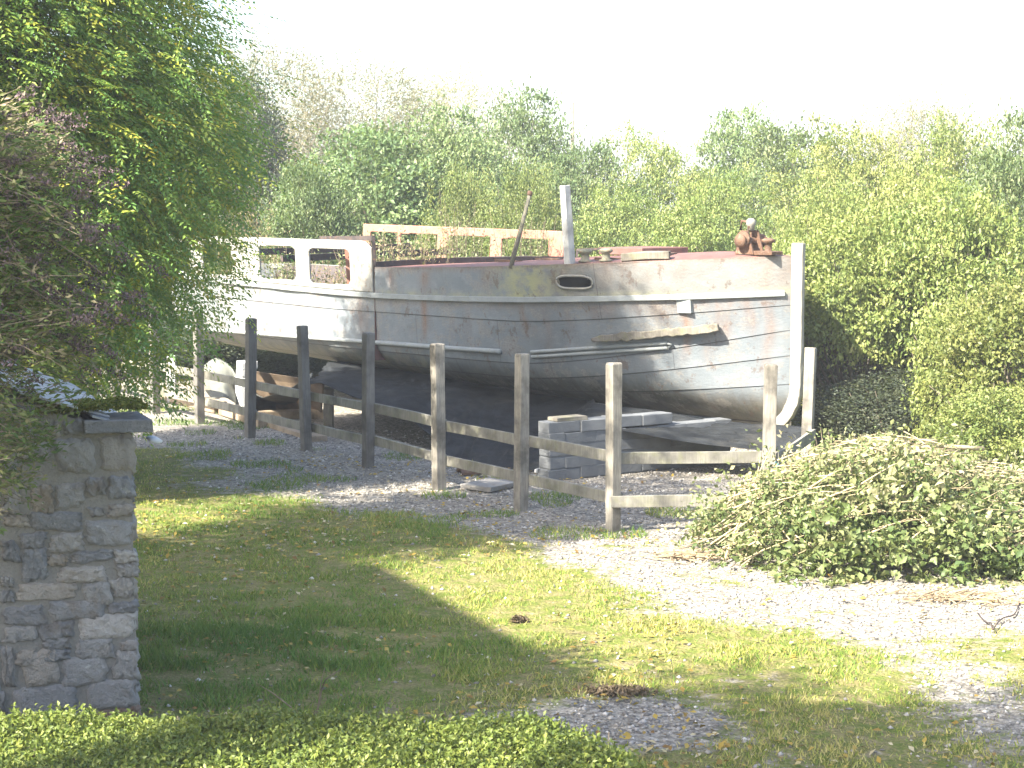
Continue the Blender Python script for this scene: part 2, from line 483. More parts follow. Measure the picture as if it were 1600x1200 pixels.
def build_ground():
    fine = lambda a, b, s: np.arange(a, b, s)
    xs = np.concatenate([[-260,-160,-100,-60,-40,-28,-20,-14,-10,-8], fine(-6.5, 8, .11), [8.5,10,13,17,24,34,50,80,140,260]])
    ys = np.concatenate([[-60,-40,-25,-12,-4,0,3,5], fine(6, 32, .11), [33,35,38,42,50,60,80,110,160,240,340]])
    X, Y = np.meshgrid(xs, ys, indexing='ij')
    G = grassness(X, Y); G = np.where(Y > 33, .8, G)
    Z = ground_z(X, Y)
    V = np.stack([X, Y, Z], -1).reshape(-1, 3)
    nx, ny = X.shape
    i, j = np.meshgrid(np.arange(nx-1), np.arange(ny-1), indexing='ij')
    a = (i*ny + j).ravel()
    F = np.stack([a, a+ny, a+ny+1, a+1], 1)
    o = fast_mesh('ground', V, F, None, M['ground'], smooth=True, extra={'grassness': G.ravel()})
    tag(o, kind='structure')
build_ground()

def build_grass():
    n = 620000
    Y = 8.6 + (rng.random(n)**1.35)*20
    hw = (Y*.32 + .4)
    X = (rng.random(n)*2-1)*hw
    g = grassness(X, Y)
    tuft = fbm(X, Y, 3.2, 40, 3)
    qd = (X-FA[0])*FN[0] + (Y-FA[1])*FN[1]
    keep = rng.random(n) < np.clip((g-.3)*1.5, 0, 1)*np.clip((tuft-.3)*2.6, .06, 1)
    weeds = (rng.random(n) < .5) & (vnoise(X, Y, 1.7, 61) > .64) & (np.abs(qd+.3) < 1.5) & (Y > 16.3)
    keep |= weeds
    keep &= ~((X > 1.5) & (Y > 14.9) & (Y < 17.5))
    X = X[keep]; Y = Y[keep]; tuft = tuft[keep]; wd = weeds[keep]
    n = len(X)
    lush = np.clip(blob(X, Y, -2.0, 12.0, 1.4, 1.1)*1.3, 0, 1)
    H = (.015 + .034*rng.random(n)*np.clip(tuft*1.6, .3, 1.2))*(1 + 1.1*lush + .9*wd)
    W = .003 + .0045*rng.random(n)
    an = rng.random(n)*2*math.pi
    side = np.stack([np.cos(an), np.sin(an), np.zeros(n)], 1)
    lean = rng.normal(0, .5, (n, 2))
    B = np.stack([X, Y, ground_z(X, Y)-.004], 1)
    T = B + np.stack([lean[:,0]*H, lean[:,1]*H, H], 1)
    V = np.stack([B - side*W[:,None], B + side*W[:,None], T], 1).reshape(-1, 3)
    F = np.arange(n*3).reshape(-1, 3)
    dry = fbm(X, Y, .8, 77, 3)
    r = np.clip(rng.normal(.42, .2, n) + (dry-.5)*.9 + .10*(Y > 13) + .24/(1+np.exp(-(X+.4)*3)) - .3*lush - .25*wd, 0, 1)
    o = fast_mesh('grass', V, F, np.repeat(r, 3), M['grass'])
    tag(o, kind='stuff')
build_grass()

def build_litter():
    n = 21000
    Y = 9.0 + rng.random(n)**1.3*13
    X = (rng.random(n)*2-1)*(Y*.30+.3)
    p = fbm(X, Y, .8, 50, 3)
    keep = rng.random(n) < np.clip((p-.25)*1.3, 0, 1)*np.where(X < 1.3, 1, .35)
    X = X[keep]; Y = Y[keep]; n = len(X)
    C = np.stack([X, Y, ground_z(X, Y)+.012+rng.random(n)*.018], 1)
    D = np.stack([rng.normal(0,1,n), rng.normal(0,1,n), rng.normal(0,.2,n)], 1)
    N = np.stack([rng.normal(0,.35,n), rng.normal(0,.35,n), np.ones(n)], 1)
    L = .032 + .034*rng.random(n)
    V, F = leaves(C, D, N, L, L*.55, .2)
    o = fast_mesh('fallen_leaves', V, F, np.repeat(rng.random(n), 4), M['litter'])
    tag(o, kind='stuff')
build_litter()

def build_pebbles():
    n = 60000
    Y = 8.7 + rng.random(n)**1.2*16
    X = (rng.random(n)*2-1)*(Y*.31+.3)
    g = grassness(X, Y)
    keep = rng.random(n) < np.clip((.62-g)*1.6, .04, 1)
    X = X[keep]; Y = Y[keep]; n = len(X)
    base = np.array([[1,0,0],[-1,0,0],[0,1,0],[0,-1,0],[0,0,1],[0,0,-1]], float)
    f = np.array([[0,2,4],[2,1,4],[1,3,4],[3,0,4],[2,0,5],[1,2,5],[3,1,5],[0,3,5]])
    S = (.008 + .016*rng.random(n)**2)[:,None]*np.stack([.7+.6*rng.random(n), .7+.6*rng.random(n), .5+.35*rng.random(n)], 1)
    an = rng.random(n)*math.pi
    v = base[None]*S[:,None] + rng.normal(0, .0022, (n,6,3))
    c, s = np.cos(an)[:,None], np.sin(an)[:,None]
    v = np.stack([v[...,0]*c - v[...,1]*s, v[...,0]*s + v[...,1]*c, v[...,2]], -1)
    v += np.stack([X, Y, ground_z(X, Y)+.004], 1)[:,None]
    F = (f[None] + (np.arange(n)*6)[:,None,None]).reshape(-1,3)
    o = fast_mesh('gravel', v.reshape(-1,3), F, np.repeat(rng.random(n), 6), M['pebble'], smooth=True)
    tag(o, kind='stuff')
build_pebbles()

# ------------------------------------------------------------------ stone outbuilding at the left
WA = math.radians(22)
W0 = on_ground(217, 1134)
WE = np.array([-math.cos(WA), -math.sin(WA), 0])        # along the front, leftwards
WG = np.array([-math.sin(WA), math.cos(WA), 0])         # back along the hidden side
WN = -WG
def wall_ac(px, py):
    d = ray(px, py); t = ((W0 - EYE) @ WN) / (d @ WN); p = EYE + d*t
    return (p - W0) @ WE, p[2]
EAVE = wall_ac(215, 676)[1]
SLOPE = math.tan(math.radians(21))

def stone_patch(mb, a0, z0, a1, z1, org, ex, nn, proud=.035, rnd=.5, seed=0):
    r = np.random.default_rng(seed)
    nu, nv = 13, 9
    wd, ht = a1-a0, z1-z0
    cj = r.normal(0, .09, (2,2,2)) * np.array([min(wd, .16), min(ht, .12)])
    ph = r.random(6)*6.3; fq = 2.5 + r.random(6)*5
    V = []
    for i in range(nu):
        for j in range(nv):
            u = 2*i/(nu-1)-1; v = 2*j/(nv-1)-1
            # rounded-rectangle mapping
            m = max(abs(u), abs(v)); k = (abs(u)**9 + abs(v)**9)**(1/9) or 1
            s = m/k if m > 0 else 1
            uu = u*s; vv = v*s
            bu, bv = (uu+1)/2, (vv+1)/2
            off = (cj[0,0]*(1-bu)*(1-bv) + cj[1,0]*bu*(1-bv) + cj[0,1]*(1-bu)*bv + cj[1,1]*bu*bv)
            wob = .012*m*(math.sin(fq[0]*u*1.3+ph[0]+v*2) + math.sin(fq[1]*v*1.6+ph[1]))
            aa = a0 + wd*bu + off[0] + wob*.8; zz = z0 + ht*bv + off[1] + wob*.6
            hump = (1 - m**5)
            dep = proud*(.35+.65*hump) + .010*(math.sin(fq[2]*u*2+ph[2])*math.cos(fq[3]*v*2+ph[3])) + .006*math.sin(fq[4]*3*u+fq[5]*2*v+ph[4]) + r.normal(0, .0035) + .012*(cj[0,0,0]*u+cj[1,1,1]*v)/.09
            if m > .999: dep = -.04
            dep = dep*.72 if dep > 0 else dep
            V.append(org + ex*aa + np.array([0,0,1])*zz + nn*dep)
    F = [(i*nv+j, (i+1)*nv+j, (i+1)*nv+j+1, i*nv+j+1) for i in range(nu-1) for j in range(nv-1)]
    mb.add(V, F, rnd)

def build_outbuilding():
    root = thing('stone_outbuilding', 'low grey rubble stone outbuilding with slate roof at the left edge', 'outbuilding', tuple(W0))
    T = lambda p: np.asarray(p) - W0
    Z0 = np.zeros(3)
    mb = MB()
    # stones read from the photograph (crop px: x = px*2, y = (py-560)*2)
    S = [(305,240,425,362,.62),(175,250,300,360,.45),(60,235,165,330,.5),(0,300,60,370,.4),(275,366,330,430,.3),(335,368,426,450,.22),(175,385,272,470,.42),(90,400,172,485,.68),(0,405,85,490,.55),
         (332,455,427,492,.66),(275,468,328,494,.5),(90,480,265,540,.15),(0,488,85,530,.7),(270,498,427,594,.35),(150,546,262,605,.55),(62,543,148,590,.1),(0,560,60,640,.12),(65,592,146,705,.2),
         (150,610,210,645,.7),(215,600,352,640,.12),(358,600,426,636,.8),(182,650,340,695,.78),(360,643,428,680,.5),(0,684,40,710,.55),(40,706,245,752,.72),(250,690,340,760,.5),(343,686,430,752,.58),
         (0,768,145,835,.13),(155,765,335,805,.25),(338,760,432,790,.1),(238,802,430,880,.82),(12,838,116,892,.5),(124,822,232,870,.1),(0,715,36,762,.4),(130,872,230,902,.2),
         (140,905,226,938,.2),(232,884,368,930,.45),(372,882,428,906,.9),(0,890,44,1035,.55),(46,900,112,960,.68),(56,906,182,1036,.66),(185,934,338,1026,.4),(346,912,434,1000,.52),
         (20,1034,250,1114,.3),(258,1004,432,1092,.4),(90,1118,270,1160,.3),(285,1092,436,1132,1.0),(0,1120,86,1168,.35),(290,1136,440,1170,.5),(0,1042,18,1110,.4),(180,1140,285,1172,.6)]
    for k, (x0, y0, x1, y1, c) in enumerate(S):
        aR, zb = wall_ac(x1/2, 560+y1/2); aL, zt = wall_ac(x0/2, 560+y0/2)
        if x1/2 > 212: aR = max(aR, -.02)
        stone_patch(mb, aR-.003, zb-.003, aL+.003, zt+.003, Z0, WE, WN, .035, c, 100+k)
    # random courses for the rest of the front, and the hidden side
    def courses(a_from, a_to, org, ex, nn, zmax, seed):
        r = np.random.default_rng(seed); z = 0.0; k = 0
        while z < 3.2:
            h = .08 + .16*r.random(); a = a_from
            while a < a_to:
                wd = .16 + .3*r.random(); zt = min(z+h, zmax(a+wd/2)-.05)
                if zt - z > .05: stone_patch(mb, a+.008, z+.008, min(a+wd, a_to)-.008, zt-.008, org, ex, nn, .03, r.random()*.9, seed*1000+k)
                k += 1; a += wd
            z += h
    aleft = wall_ac(0, 900)[0] + .02
    courses(aleft, 2.6, Z0, WE, WN, lambda a: EAVE + SLOPE*a, 5)
    courses(.03, 3.0, Z0, WG, -WE, lambda a: EAVE, 6)
    # upper left stones of the front hidden under the climber
    for k in range(14):
        a = .15 + k % 7*.13; z = EAVE + .0 + (k//7)*.1
        if z + .1 < EAVE + SLOPE*a: stone_patch(mb, a, z, a+.12, z+.09, Z0, WE, WN, .03, (k*.37) % .9, 900+k)
    wall = mb.build('wall', M['stone'], root, smooth=True)
    core = MB()
    zt = lambda a: EAVE + SLOPE*a - .03
    P = lambda a, g, z: WE*a + WG*g + np.array([0,0,z])
    a0, a1, g0, g1 = .012, 2.6, .0, 3.0
    core.add([P(a0,g0,-.2),P(a1,g0,-.2),P(a1,g1,-.2),P(a0,g1,-.2),P(a0,g0,zt(a0)),P(a1,g0,zt(a1)),P(a1,g1,zt(a1)),P(a0,g1,zt(a0))],
             [(0,3,2,1),(4,5,6,7),(0,1,5,4),(1,2,6,5),(2,3,7,6),(3,0,4,7)])
    core.build('mortar_core', M['mortar'], root)
    # slates
    sl = MB(); r = np.random.default_rng(3)
    wa = .2
    for row in range(13):
        for k in range(13):
            a = -.06 + row*.2; g = .05 + k*.245 + (row % 2)*.12 - .1
            c0 = P(a-.02, g, EAVE + SLOPE*(a-.02) + .035 + r.normal(0,.003))
            c1 = P(a+.3, g, EAVE + SLOPE*(a+.3) + .015)
            up = np.array([0,0,.012])
            q = [c0, c1, c1 + WG*.235, c0 + WG*.235]
            sl.add(q + [p+up for p in q], [(0,3,2,1),(4,5,6,7),(0,1,5,4),(1,2,6,5),(2,3,7,6),(3,0,4,7)], r.random())
    sl.build('roof', M['slate'], root)
    # eave slab at the corner, mossy
    sb = MB()
    aR, zb = wall_ac(235, 676); aL, ztp = wall_ac(128, 655)
    sb.box(P((aR+aL)/2, .14, (zb+ztp)/2+.005), (aL-aR, .42, .072), rot=np.stack([WE, WG, np.array([0,0,1])], 1), jit=.006, rnd=.05)
    sb.build('eave_slab', M['stone'], root, bevel=.008)
    n = 5000
    A = aR+.02 + rng.random(n)*(aL-aR+.25); Gd = -.05 + rng.random(n)*.4
    m = vnoise(A, Gd, 9, 12) > .3
    A = A[m]; Gd = Gd[m]; n = len(A)
    C = WE*A[:,None] + WG*Gd[:,None] + np.array([0,0,1])*(ztp + .035 + .03*rng.random(n) + .03*fbm(A, Gd, 9, 3))[:,None]
    V, F = leaves(C, rng.normal(0,1,(n,3))*[1,1,.5]+[0,0,.5], rng.normal(0,1,(n,3))+[0,0,1.2], .022+.016*rng.random(n), .014)
    fast_mesh('moss', V, F, np.repeat(rng.random(n),4), M['moss'], root)
    gt = MB()
    g_pts = [P(-.13, s, EAVE-.05) for s in (-.06, .0, .12)]
    gt.sweep(g_pts, .035, .015, side=WE, n=8)
    gt.build('gutter', M['zinc'], root, smooth=True)
build_outbuilding()

# ------------------------------------------------------------------ plants: generators
def branch_path(p0, p1, r, k=5, wob=.12, sag=0.0):
    p0 = np.asarray(p0, float); p1 = np.asarray(p1, float)
    L = np.linalg.norm(p1-p0)
    ts = np.linspace(0, 1, k)
    off = np.cumsum(r.normal(0, wob*L/k, (k,3)), 0); off[0] = 0
    pts = p0 + (p1-p0)*ts[:,None] + off*np.minimum(1, ts*2)[:,None]
    pts[:,2] += sag*L*np.sin(ts*math.pi)
    return pts

def lobes(D, r, n=7, amt=.3):
    s = np.zeros(len(D))
    for k in range(n):
        ax = norm(r.normal(0,1,3)); s += np.exp(-((1-D@ax)*5.5))*(r.random()*1.3-.35)
    return 1 + amt*s

def make_crown(seed, R, nclump, per, leaf, spread, shell=.5, sprigs=0, sprig_len=.6, aspect=.55, droop=.2, base_frac=-.85, lob=.3, up=.6, stretch=(1,1,1), clump_var=.55):
    """R=(rx,ry,rz) ellipsoid about the origin. returns V,F,rnd and clump centres"""
    r = np.random.default_rng(seed)
    D = norm(r.normal(0,1,(nclump*3,3))); D = D[D[:,2] > base_frac][:nclump]
    rad = (1 - shell*r.random(len(D))**1.6) * lobes(D, r, 9, lob)
    C = D*rad[:,None]*np.asarray(R)
    cn = len(C)
    crnd = r.random(cn)
    csize = spread*(.6+.8*r.random(cn))
    idx = np.repeat(np.arange(cn), per)
    n = len(idx)
    P = C[idx] + r.normal(0,1,(n,3))*csize[idx][:,None]*np.asarray(stretch)
    out = norm(P/np.asarray(R)**2)
    ax = out*.7 + r.normal(0,.8,(n,3)) + np.array([0,0,-droop])
    nr = out*.6 + r.normal(0,.55,(n,3)) + np.array([0,0,up])
    L = leaf*(.65+.7*r.random(n))
    rnd = clump_var*crnd[idx] + (1-clump_var)*r.random(n)
    if sprigs:
        Ds = norm(r.normal(0,1,(sprigs*3,3))+[0,0,.7]); Ds = Ds[Ds[:,2] > -.2][:sprigs]
        m = 26
        b = Ds*np.asarray(R)*(lobes(Ds, r, 9, lob*.4)*.93)[:,None]
        sd = norm(Ds*.6 + r.normal(0,.35,Ds.shape) + [0,0,.8])
        sl = sprig_len*(.4+.9*r.random(len(Ds)))
        tt = np.tile(np.linspace(0,1,m), len(Ds)); ii = np.repeat(np.arange(len(Ds)), m)
        P2 = b[ii] + sd[ii]*(tt*sl[ii])[:,None] + r.normal(0,1,(len(ii),3))*(.05+.03*(1-tt))[:,None]
        P = np.concatenate([P, P2])
        ax = np.concatenate([ax, sd[ii]*.8 + r.normal(0,.8,P2.shape)])
        nr = np.concatenate([nr, r.normal(0,.6,P2.shape)+[0,0,.6]])
        L = np.concatenate([L, leaf*(.6+.5*r.random(len(ii)))])
        rnd = np.concatenate([rnd, .35+.65*r.random(len(ii))])
    V, F = leaves(P, ax, nr, L, L*aspect)
    return V, F, np.repeat(rnd, 4), C

def stems(mb, r, base, targets, r0, r1, k=5, n=5, wob=.12, sag=0.0):
    for t in targets:
        pts = branch_path(base + np.append(r.normal(0, r0*1.5, 2), 0), t, r, k, wob, sag)
        mb.tube(pts, np.linspace(r0, r1, len(pts)), n, rnd=r.random())

BUSH = {}
def bush_kind(key, seed, R, H, mat, **kw):
    """prototype meshes (unit in metres); height H, ground at z=0"""
    V, F, rnd, C = make_crown(seed, R, **kw)
    V = V + [0, 0, H - R[2]]
    C = C + [0, 0, H - R[2]]
    H = float(np.percentile(V[:,2], 99.3)); R = (float(np.percentile(np.abs(V[:,0]), 96)), R[1], R[2])
    ok = V[:,2] > .03
    V[:,2] = np.where(ok, V[:,2], np.abs(V[:,2])*.4+.03)
    mb = MB(); r = np.random.default_rng(seed+1)
    tg = C[r.permutation(len(C))[:26]]
    stems(mb, r, np.zeros(3), tg, .045, .008, 6, 5, .16)
    BUSH[key] = (V, F, rnd, mb, mat, R, H, {})

def bush(key, px, py_top, Y, wpx, label, name='bush', cat='bush', group='bushes behind the boat', rz=None, wall_w=None):
    V, F, rnd, mb, mat, R, H, cache = BUSH[key]
    x = (px-800)/FPX*Y; zt = z_at(py_top, Y)
    sc = (wpx/FPX*Y)/(2*R[0]); sz = zt/H
    root = thing(name, label, cat, (x, Y, 0), rng.random()*6.28 if rz is None else rz, group)
    root.scale = (sc, sc, sz)
    if not cache:
        cache['f'] = fast_mesh('foliage', V, F, rnd, M[mat], root)
        cache['s'] = mb.build('stems', M['bark'], root, smooth=True)
    else:
        for k in ('f', 's'):
            c = cache[k].copy(); COL.objects.link(c); c.parent = root
    return root

# broadleaf shrubs, upright privet-like shrubs, near shrub with larger leaves, far willows, one dark tree
bush_kind('broad', 11, (2.3,2.1,2.3), 4.6, 'leaf_bush', nclump=290, per=103, leaf=0.124, spread=0.235, sprigs=70, sprig_len=.6, lob=.5, stretch=(1.15,1.15,.62), shell=.42)
bush_kind('broad2', 12, (2.2,2.2,2.4), 4.7, 'leaf_bush', nclump=311, per=101, leaf=0.112, spread=0.224, sprigs=90, sprig_len=.7, lob=.5, stretch=(1.15,1.15,.62), shell=.42)
bush_kind('shoots', 13, (2.1,2.0,2.4), 4.6, 'leaf_bright', nclump=321, per=101, leaf=0.100, spread=0.200, sprigs=240, sprig_len=1.0, stretch=(.8,.8,1.4), lob=.5, shell=.42)
bush_kind('shoots2', 14, (2.2,2.1,2.3), 4.5, 'leaf_bright', nclump=331, per=101, leaf=0.094, spread=0.200, sprigs=160, sprig_len=.7, lob=.5, stretch=(1.15,1.15,.62), shell=.42)
bush_kind('near', 15, (1.7,1.6,1.7), 3.3, 'leaf_bright', nclump=217, per=91, leaf=0.100, spread=0.176, sprigs=90, sprig_len=.5, aspect=.62, lob=.5, stretch=(1.15,1.15,.62), shell=.42)
bush_kind('willow', 16, (2.7,2.5,3.6), 8.0, 'leaf_willow', nclump=520, per=60, leaf=.13, spread=.30, sprigs=200, sprig_len=1.2, aspect=.22, droop=.3, shell=.75, lob=.4, stretch=(.8,.8,1.3))
bush_kind('dark', 17, (2.2,2.2,3.4), 7.0, 'leaf_shaded', nclump=446, per=75, leaf=0.130, spread=0.269, sprigs=60, sprig_len=.7, shell=.6, lob=.5)
bush_kind('overhang', 19, (1.7,1.5,1.15), 3.0, 'leaf_bright', nclump=259, per=101, leaf=.085, spread=0.168, sprigs=90, sprig_len=.5, base_frac=-.55, lob=.4, stretch=(1.15,1.15,.62), shell=.42)
bush_kind('dull', 20, (1.8,1.5,1.6), 3.2, 'leaf_shaded', nclump=380, per=60, leaf=.09, spread=.2, sprigs=30, sprig_len=.5)
bush_kind('dry', 18, (.7,.7,1.0), 2.2, 'leaf_dry', nclump=130, per=40, leaf=.055, spread=.12, sprigs=60, sprig_len=.5, aspect=.4)

WG_ = 'pale willows far behind the boat'
bush('willow', 415, 62, 54, 270, 'tall straw coloured willow beside the dark tree, nearest the green leafy tree', 'willow_tree', 'tree', WG_)
bush('willow', 570, 92, 57, 270, 'straw coloured willow in the middle of the far row, above the cabin windows', 'willow_tree', 'tree', WG_)
bush('willow', 715, 112, 60, 250, 'palest straw willow at the right end of the far row, left of the mast post', 'willow_tree', 'tree', WG_)
bush('willow', 1420, 150, 62, 210, 'faint pale treetop showing above the right hand bushes', 'willow_tree', 'tree', WG_)
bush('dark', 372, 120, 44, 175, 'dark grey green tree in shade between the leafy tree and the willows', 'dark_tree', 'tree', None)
T_ = [('broad', 575, 205, 38, 270, 'broad mid green bush behind the cabin windows, below the middle willow'),
      ('broad2', 705, 180, 39, 250, 'rounded green bush directly behind the rust red cabin rail'),
      ('broad2', 830, 152, 43, 200, 'tallest dark green bush, its top just left of the thin far pole'),
      ('broad', 905, 232, 41, 150, 'low topped green bush behind the mast post where the sky dips down'),
      ('broad', 478, 262, 35, 150, 'small green bush left of the rail, next to the dark tree'),
      ('shoots', 735, 268, 34, 130, 'bright upright shoots rising just behind the middle of the cabin rail'),
      ('shoots', 838, 262, 33, 130, 'bright yellow green shoots between the leaning pole and the mast post'),
      ('shoots2', 1015, 214, 42, 200, 'green bush right of the sky dip, behind the bollards'),
      ('broad2', 1145, 180, 44, 200, 'high green bush behind the rusty winch, its top against the white sky'),
      ('shoots2', 955, 292, 33, 180, 'low light green bush behind the deck just right of the mast post'),
      ('shoots2', 1095, 275, 31, 200, 'low light green bush directly behind the rusty winch'),
      ('broad', 1240, 205, 41, 210, 'pale green bush standing above the stem post of the bow'),
      ('shoots2', 1355, 205, 35, 240, 'tall yellow green bush right of the bow, behind the others'),
      ('shoots', 1490, 192, 34, 230, 'tall yellow green bush with loose top shoots, second from the right edge'),
      ('broad2', 1600, 190, 31, 220, 'tall green bush at the right edge of the view, behind the near one'),
      ('shoots', 1275, 292, 28.5, 190, 'bright bush immediately right of the stem post'),
      ('shoots2', 1425, 265, 27, 250, 'wide bright yellow green bush in the middle of the right hand thicket'),
      ('broad2', 1560, 250, 25, 230, 'green bush at the right edge above the near large leaved bush'),
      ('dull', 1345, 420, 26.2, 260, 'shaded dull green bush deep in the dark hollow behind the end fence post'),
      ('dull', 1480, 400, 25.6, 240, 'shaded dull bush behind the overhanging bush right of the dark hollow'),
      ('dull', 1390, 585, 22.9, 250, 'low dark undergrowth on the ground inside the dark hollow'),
      ('overhang', 1345, 330, 24.7, 250, 'yellow green bush overhanging the dark hollow beside the bow'),
      ('overhang', 1480, 300, 23.9, 260, 'bushy yellow green crown above the dark hollow, left of the near bush'),
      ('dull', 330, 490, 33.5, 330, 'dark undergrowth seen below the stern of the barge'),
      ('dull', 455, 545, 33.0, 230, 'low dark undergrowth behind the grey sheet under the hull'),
      ('broad', 250, 300, 37, 220, 'green bush behind the stern, half hidden by the leafy tree'),
      ('broad2', 70, 380, 37, 260, 'shaded bush beyond the far end of the fence at the left')]
for a in T_:
    bush(*a)
RG_ = 'bushes by the brush pile'
bush('near', 1600, 440, 20.5, 250, 'near bush with large pale leaves at the right edge, overhanging the brush pile', group=RG_)
bush('near', 1515, 470, 21.6, 170, 'leafy bush with trailing branches at the right side of the dark hollow', group=RG_)
bush('near', 1560, 610, 18.6, 190, 'low leafy bush between the brush pile and the right edge', group=RG_)
bush('dry', 392, 312, 33, 95, 'dried pale brown seed head shrub showing above the stern windows', 'dry_shrub', 'shrub', None)

# far thin pole
pm = MB(); pb = at_depth(893, 322, 60); pm.tube([(pb[0], 60, 0), (pb[0]+.02, 60, 3.5), (pb[0]+.03, 60, z_at(160, 60))], [.09,.08,.06], 8)
tag(pm.build('far_pole', M['old_timber'], smooth=True), 'thin grey pole standing far off above the bushes', 'pole')

# ------------------------------------------------------------------ leafy tree at the left, and the trees beside it that shade the grass
def pinnate_tree(name, label, base, zc, R, nfr, seed, leaf=.06, group=None, lobe=.3, shell=.75, nl=11, mat='leaf_ash', trunk_r=.16, shear=0.0):
    r = np.random.default_rng(seed)
    root = thing(name, label, 'tree', (base[0], base[1], 0), 0, group)
    D = norm(r.normal(0,1,(nfr*2,3))); D = D[D[:,2] > -.93][:nfr]
    rad = (1 - shell*r.random(len(D))**1.7)*lobes(D, r, 10, lobe)
    # fronds gather on boughs
    nb = max(60, nfr//26)
    Bd = norm(r.normal(0,1,(nb,3)))
    Br = (1 - shell*r.random(nb)**1.5)*lobes(Bd, r, 10, lobe)
    Bc = Bd*Br[:,None]*np.asarray(R)
    which = r.integers(0, nb, len(D))
    P = np.where((r.random(len(D)) < .75)[:,None], Bc[which] + r.normal(0,1,(len(D),3))*[.34,.34,.26], D*rad[:,None]*np.asarray(R))
    brnd = r.random(nb)[which]
    out = norm(P/np.asarray(R)**2)
    ax = norm(out*[1,1,.3] + r.normal(0,.45,P.shape) + [0,0,-.45])
    n = len(P)
    fl = .26 + .16*r.random(n)
    tt = np.linspace(0.1, 1, nl)
    C = []; Dd = []; Nn = []; rn = []
    sidev = norm(np.cross(ax, r.normal(0,.3,P.shape)+[0,0,1]))
    upv = np.cross(sidev, ax)
    yel = np.clip(.55*brnd + .26*r.random(n) + .28*(r.random(n) < .16), 0, 1)
    for k, t in enumerate(tt):
        sgn = 1 if k % 2 else -1
        if k == nl-1: sgn = 0
        c = P + ax*(fl*t)[:,None] + np.array([0,0,-.12])*(fl*t*t)[:,None] + sidev*(sgn*leaf*.5)
        d = sidev*sgn*.9 + ax*.6 + np.array([0,0,-.25]) + r.normal(0,.12,P.shape)
        C.append(c); Dd.append(d); Nn.append(upv + r.normal(0,.3,P.shape)); rn.append(np.clip(yel + r.normal(0,.07,n), 0, 1))
    C = np.concatenate(C); Dd = np.concatenate(Dd); Nn = np.concatenate(Nn); rn = np.concatenate(rn)
    L = leaf*(.75+.5*r.random(len(C)))
    V, F = leaves(C, Dd, Nn, L, L*.42)
    V = V + [0,0,zc]
    lean = shear*np.clip(V[:,2]-3.6, 0, 5); V[:,0] -= lean; V[:,1] -= lean*SUN_DIR[1]/SUN_DIR[0]
    keep = None
    fast_mesh('crown', V, F, np.repeat(rn, 4), M[mat], root)
    mb = MB()
    top = np.array([.1, 0, zc + R[2]*.35])
    tr = branch_path((0,0,-.1), top, r, 9, .05)
    mb.tube(tr, np.linspace(trunk_r, .04, 9), 10, rnd=.4)
    for b in Bc[:min(nb, 90)]:
        k = r.integers(3, 8); st = tr[k]
        e = b*.95 + [0,0,zc]; ln_ = shear*max(0, e[2]-3.6); e[0] -= ln_; e[1] -= ln_*SUN_DIR[1]/SUN_DIR[0]
        pts = branch_path(st, e, r, 6, .10, -.06)
        mb.tube(pts, np.linspace(.035+.02*r.random(), .006, 6), 5, rnd=r.random())
    mb.build('trunk', M['bark'], root, smooth=True)
    return root

pinnate_tree('leafy_tree', 'large leafy tree with feathery green and yellow autumn leaves, left of the boat', (-5.6, 19.7), 5.4, (2.7,2.6,4.7), 56000, 31, .064, shell=.5, lobe=.2, shear=.33)
def caster(gx, gy, z): return (gx + SUN_DIR[0]/SUN_DIR[2]*z, gy + SUN_DIR[1]/SUN_DIR[2]*z)
SG_ = 'trees outside the view that shade the yard'
pinnate_tree('leafy_tree', 'leafy tree beyond the left edge that shades the middle of the grass', caster(-.5, 17.6, 7.6), 7.6, (1.45,1.45,3.4), 5200, 32, .085, SG_, lobe=.12)
pinnate_tree('leafy_tree', 'unseen tall tree added beyond the left edge to shade the middle of the hull', (-8.5, 14.6), 12.2, (.85,.85,1.5), 1700, 35, .085, SG_, lobe=.15)  # unseen tree, added to widen the shade on the hull
pinnate_tree('leafy_tree', 'leafy tree near the house that shades the gravel at the bottom', caster(1.0, 10.3, 9.5), 9.5, (1.25,.9,.5), 1500, 33, .08, SG_, lobe=.08)
pinnate_tree('leafy_tree', 'leafy tree right of the house that shades the lower right grass', caster(3.1, 9.9, 9.5), 9.5, (1.45,1.0,.6), 1900, 34, .08, SG_, lobe=.08)

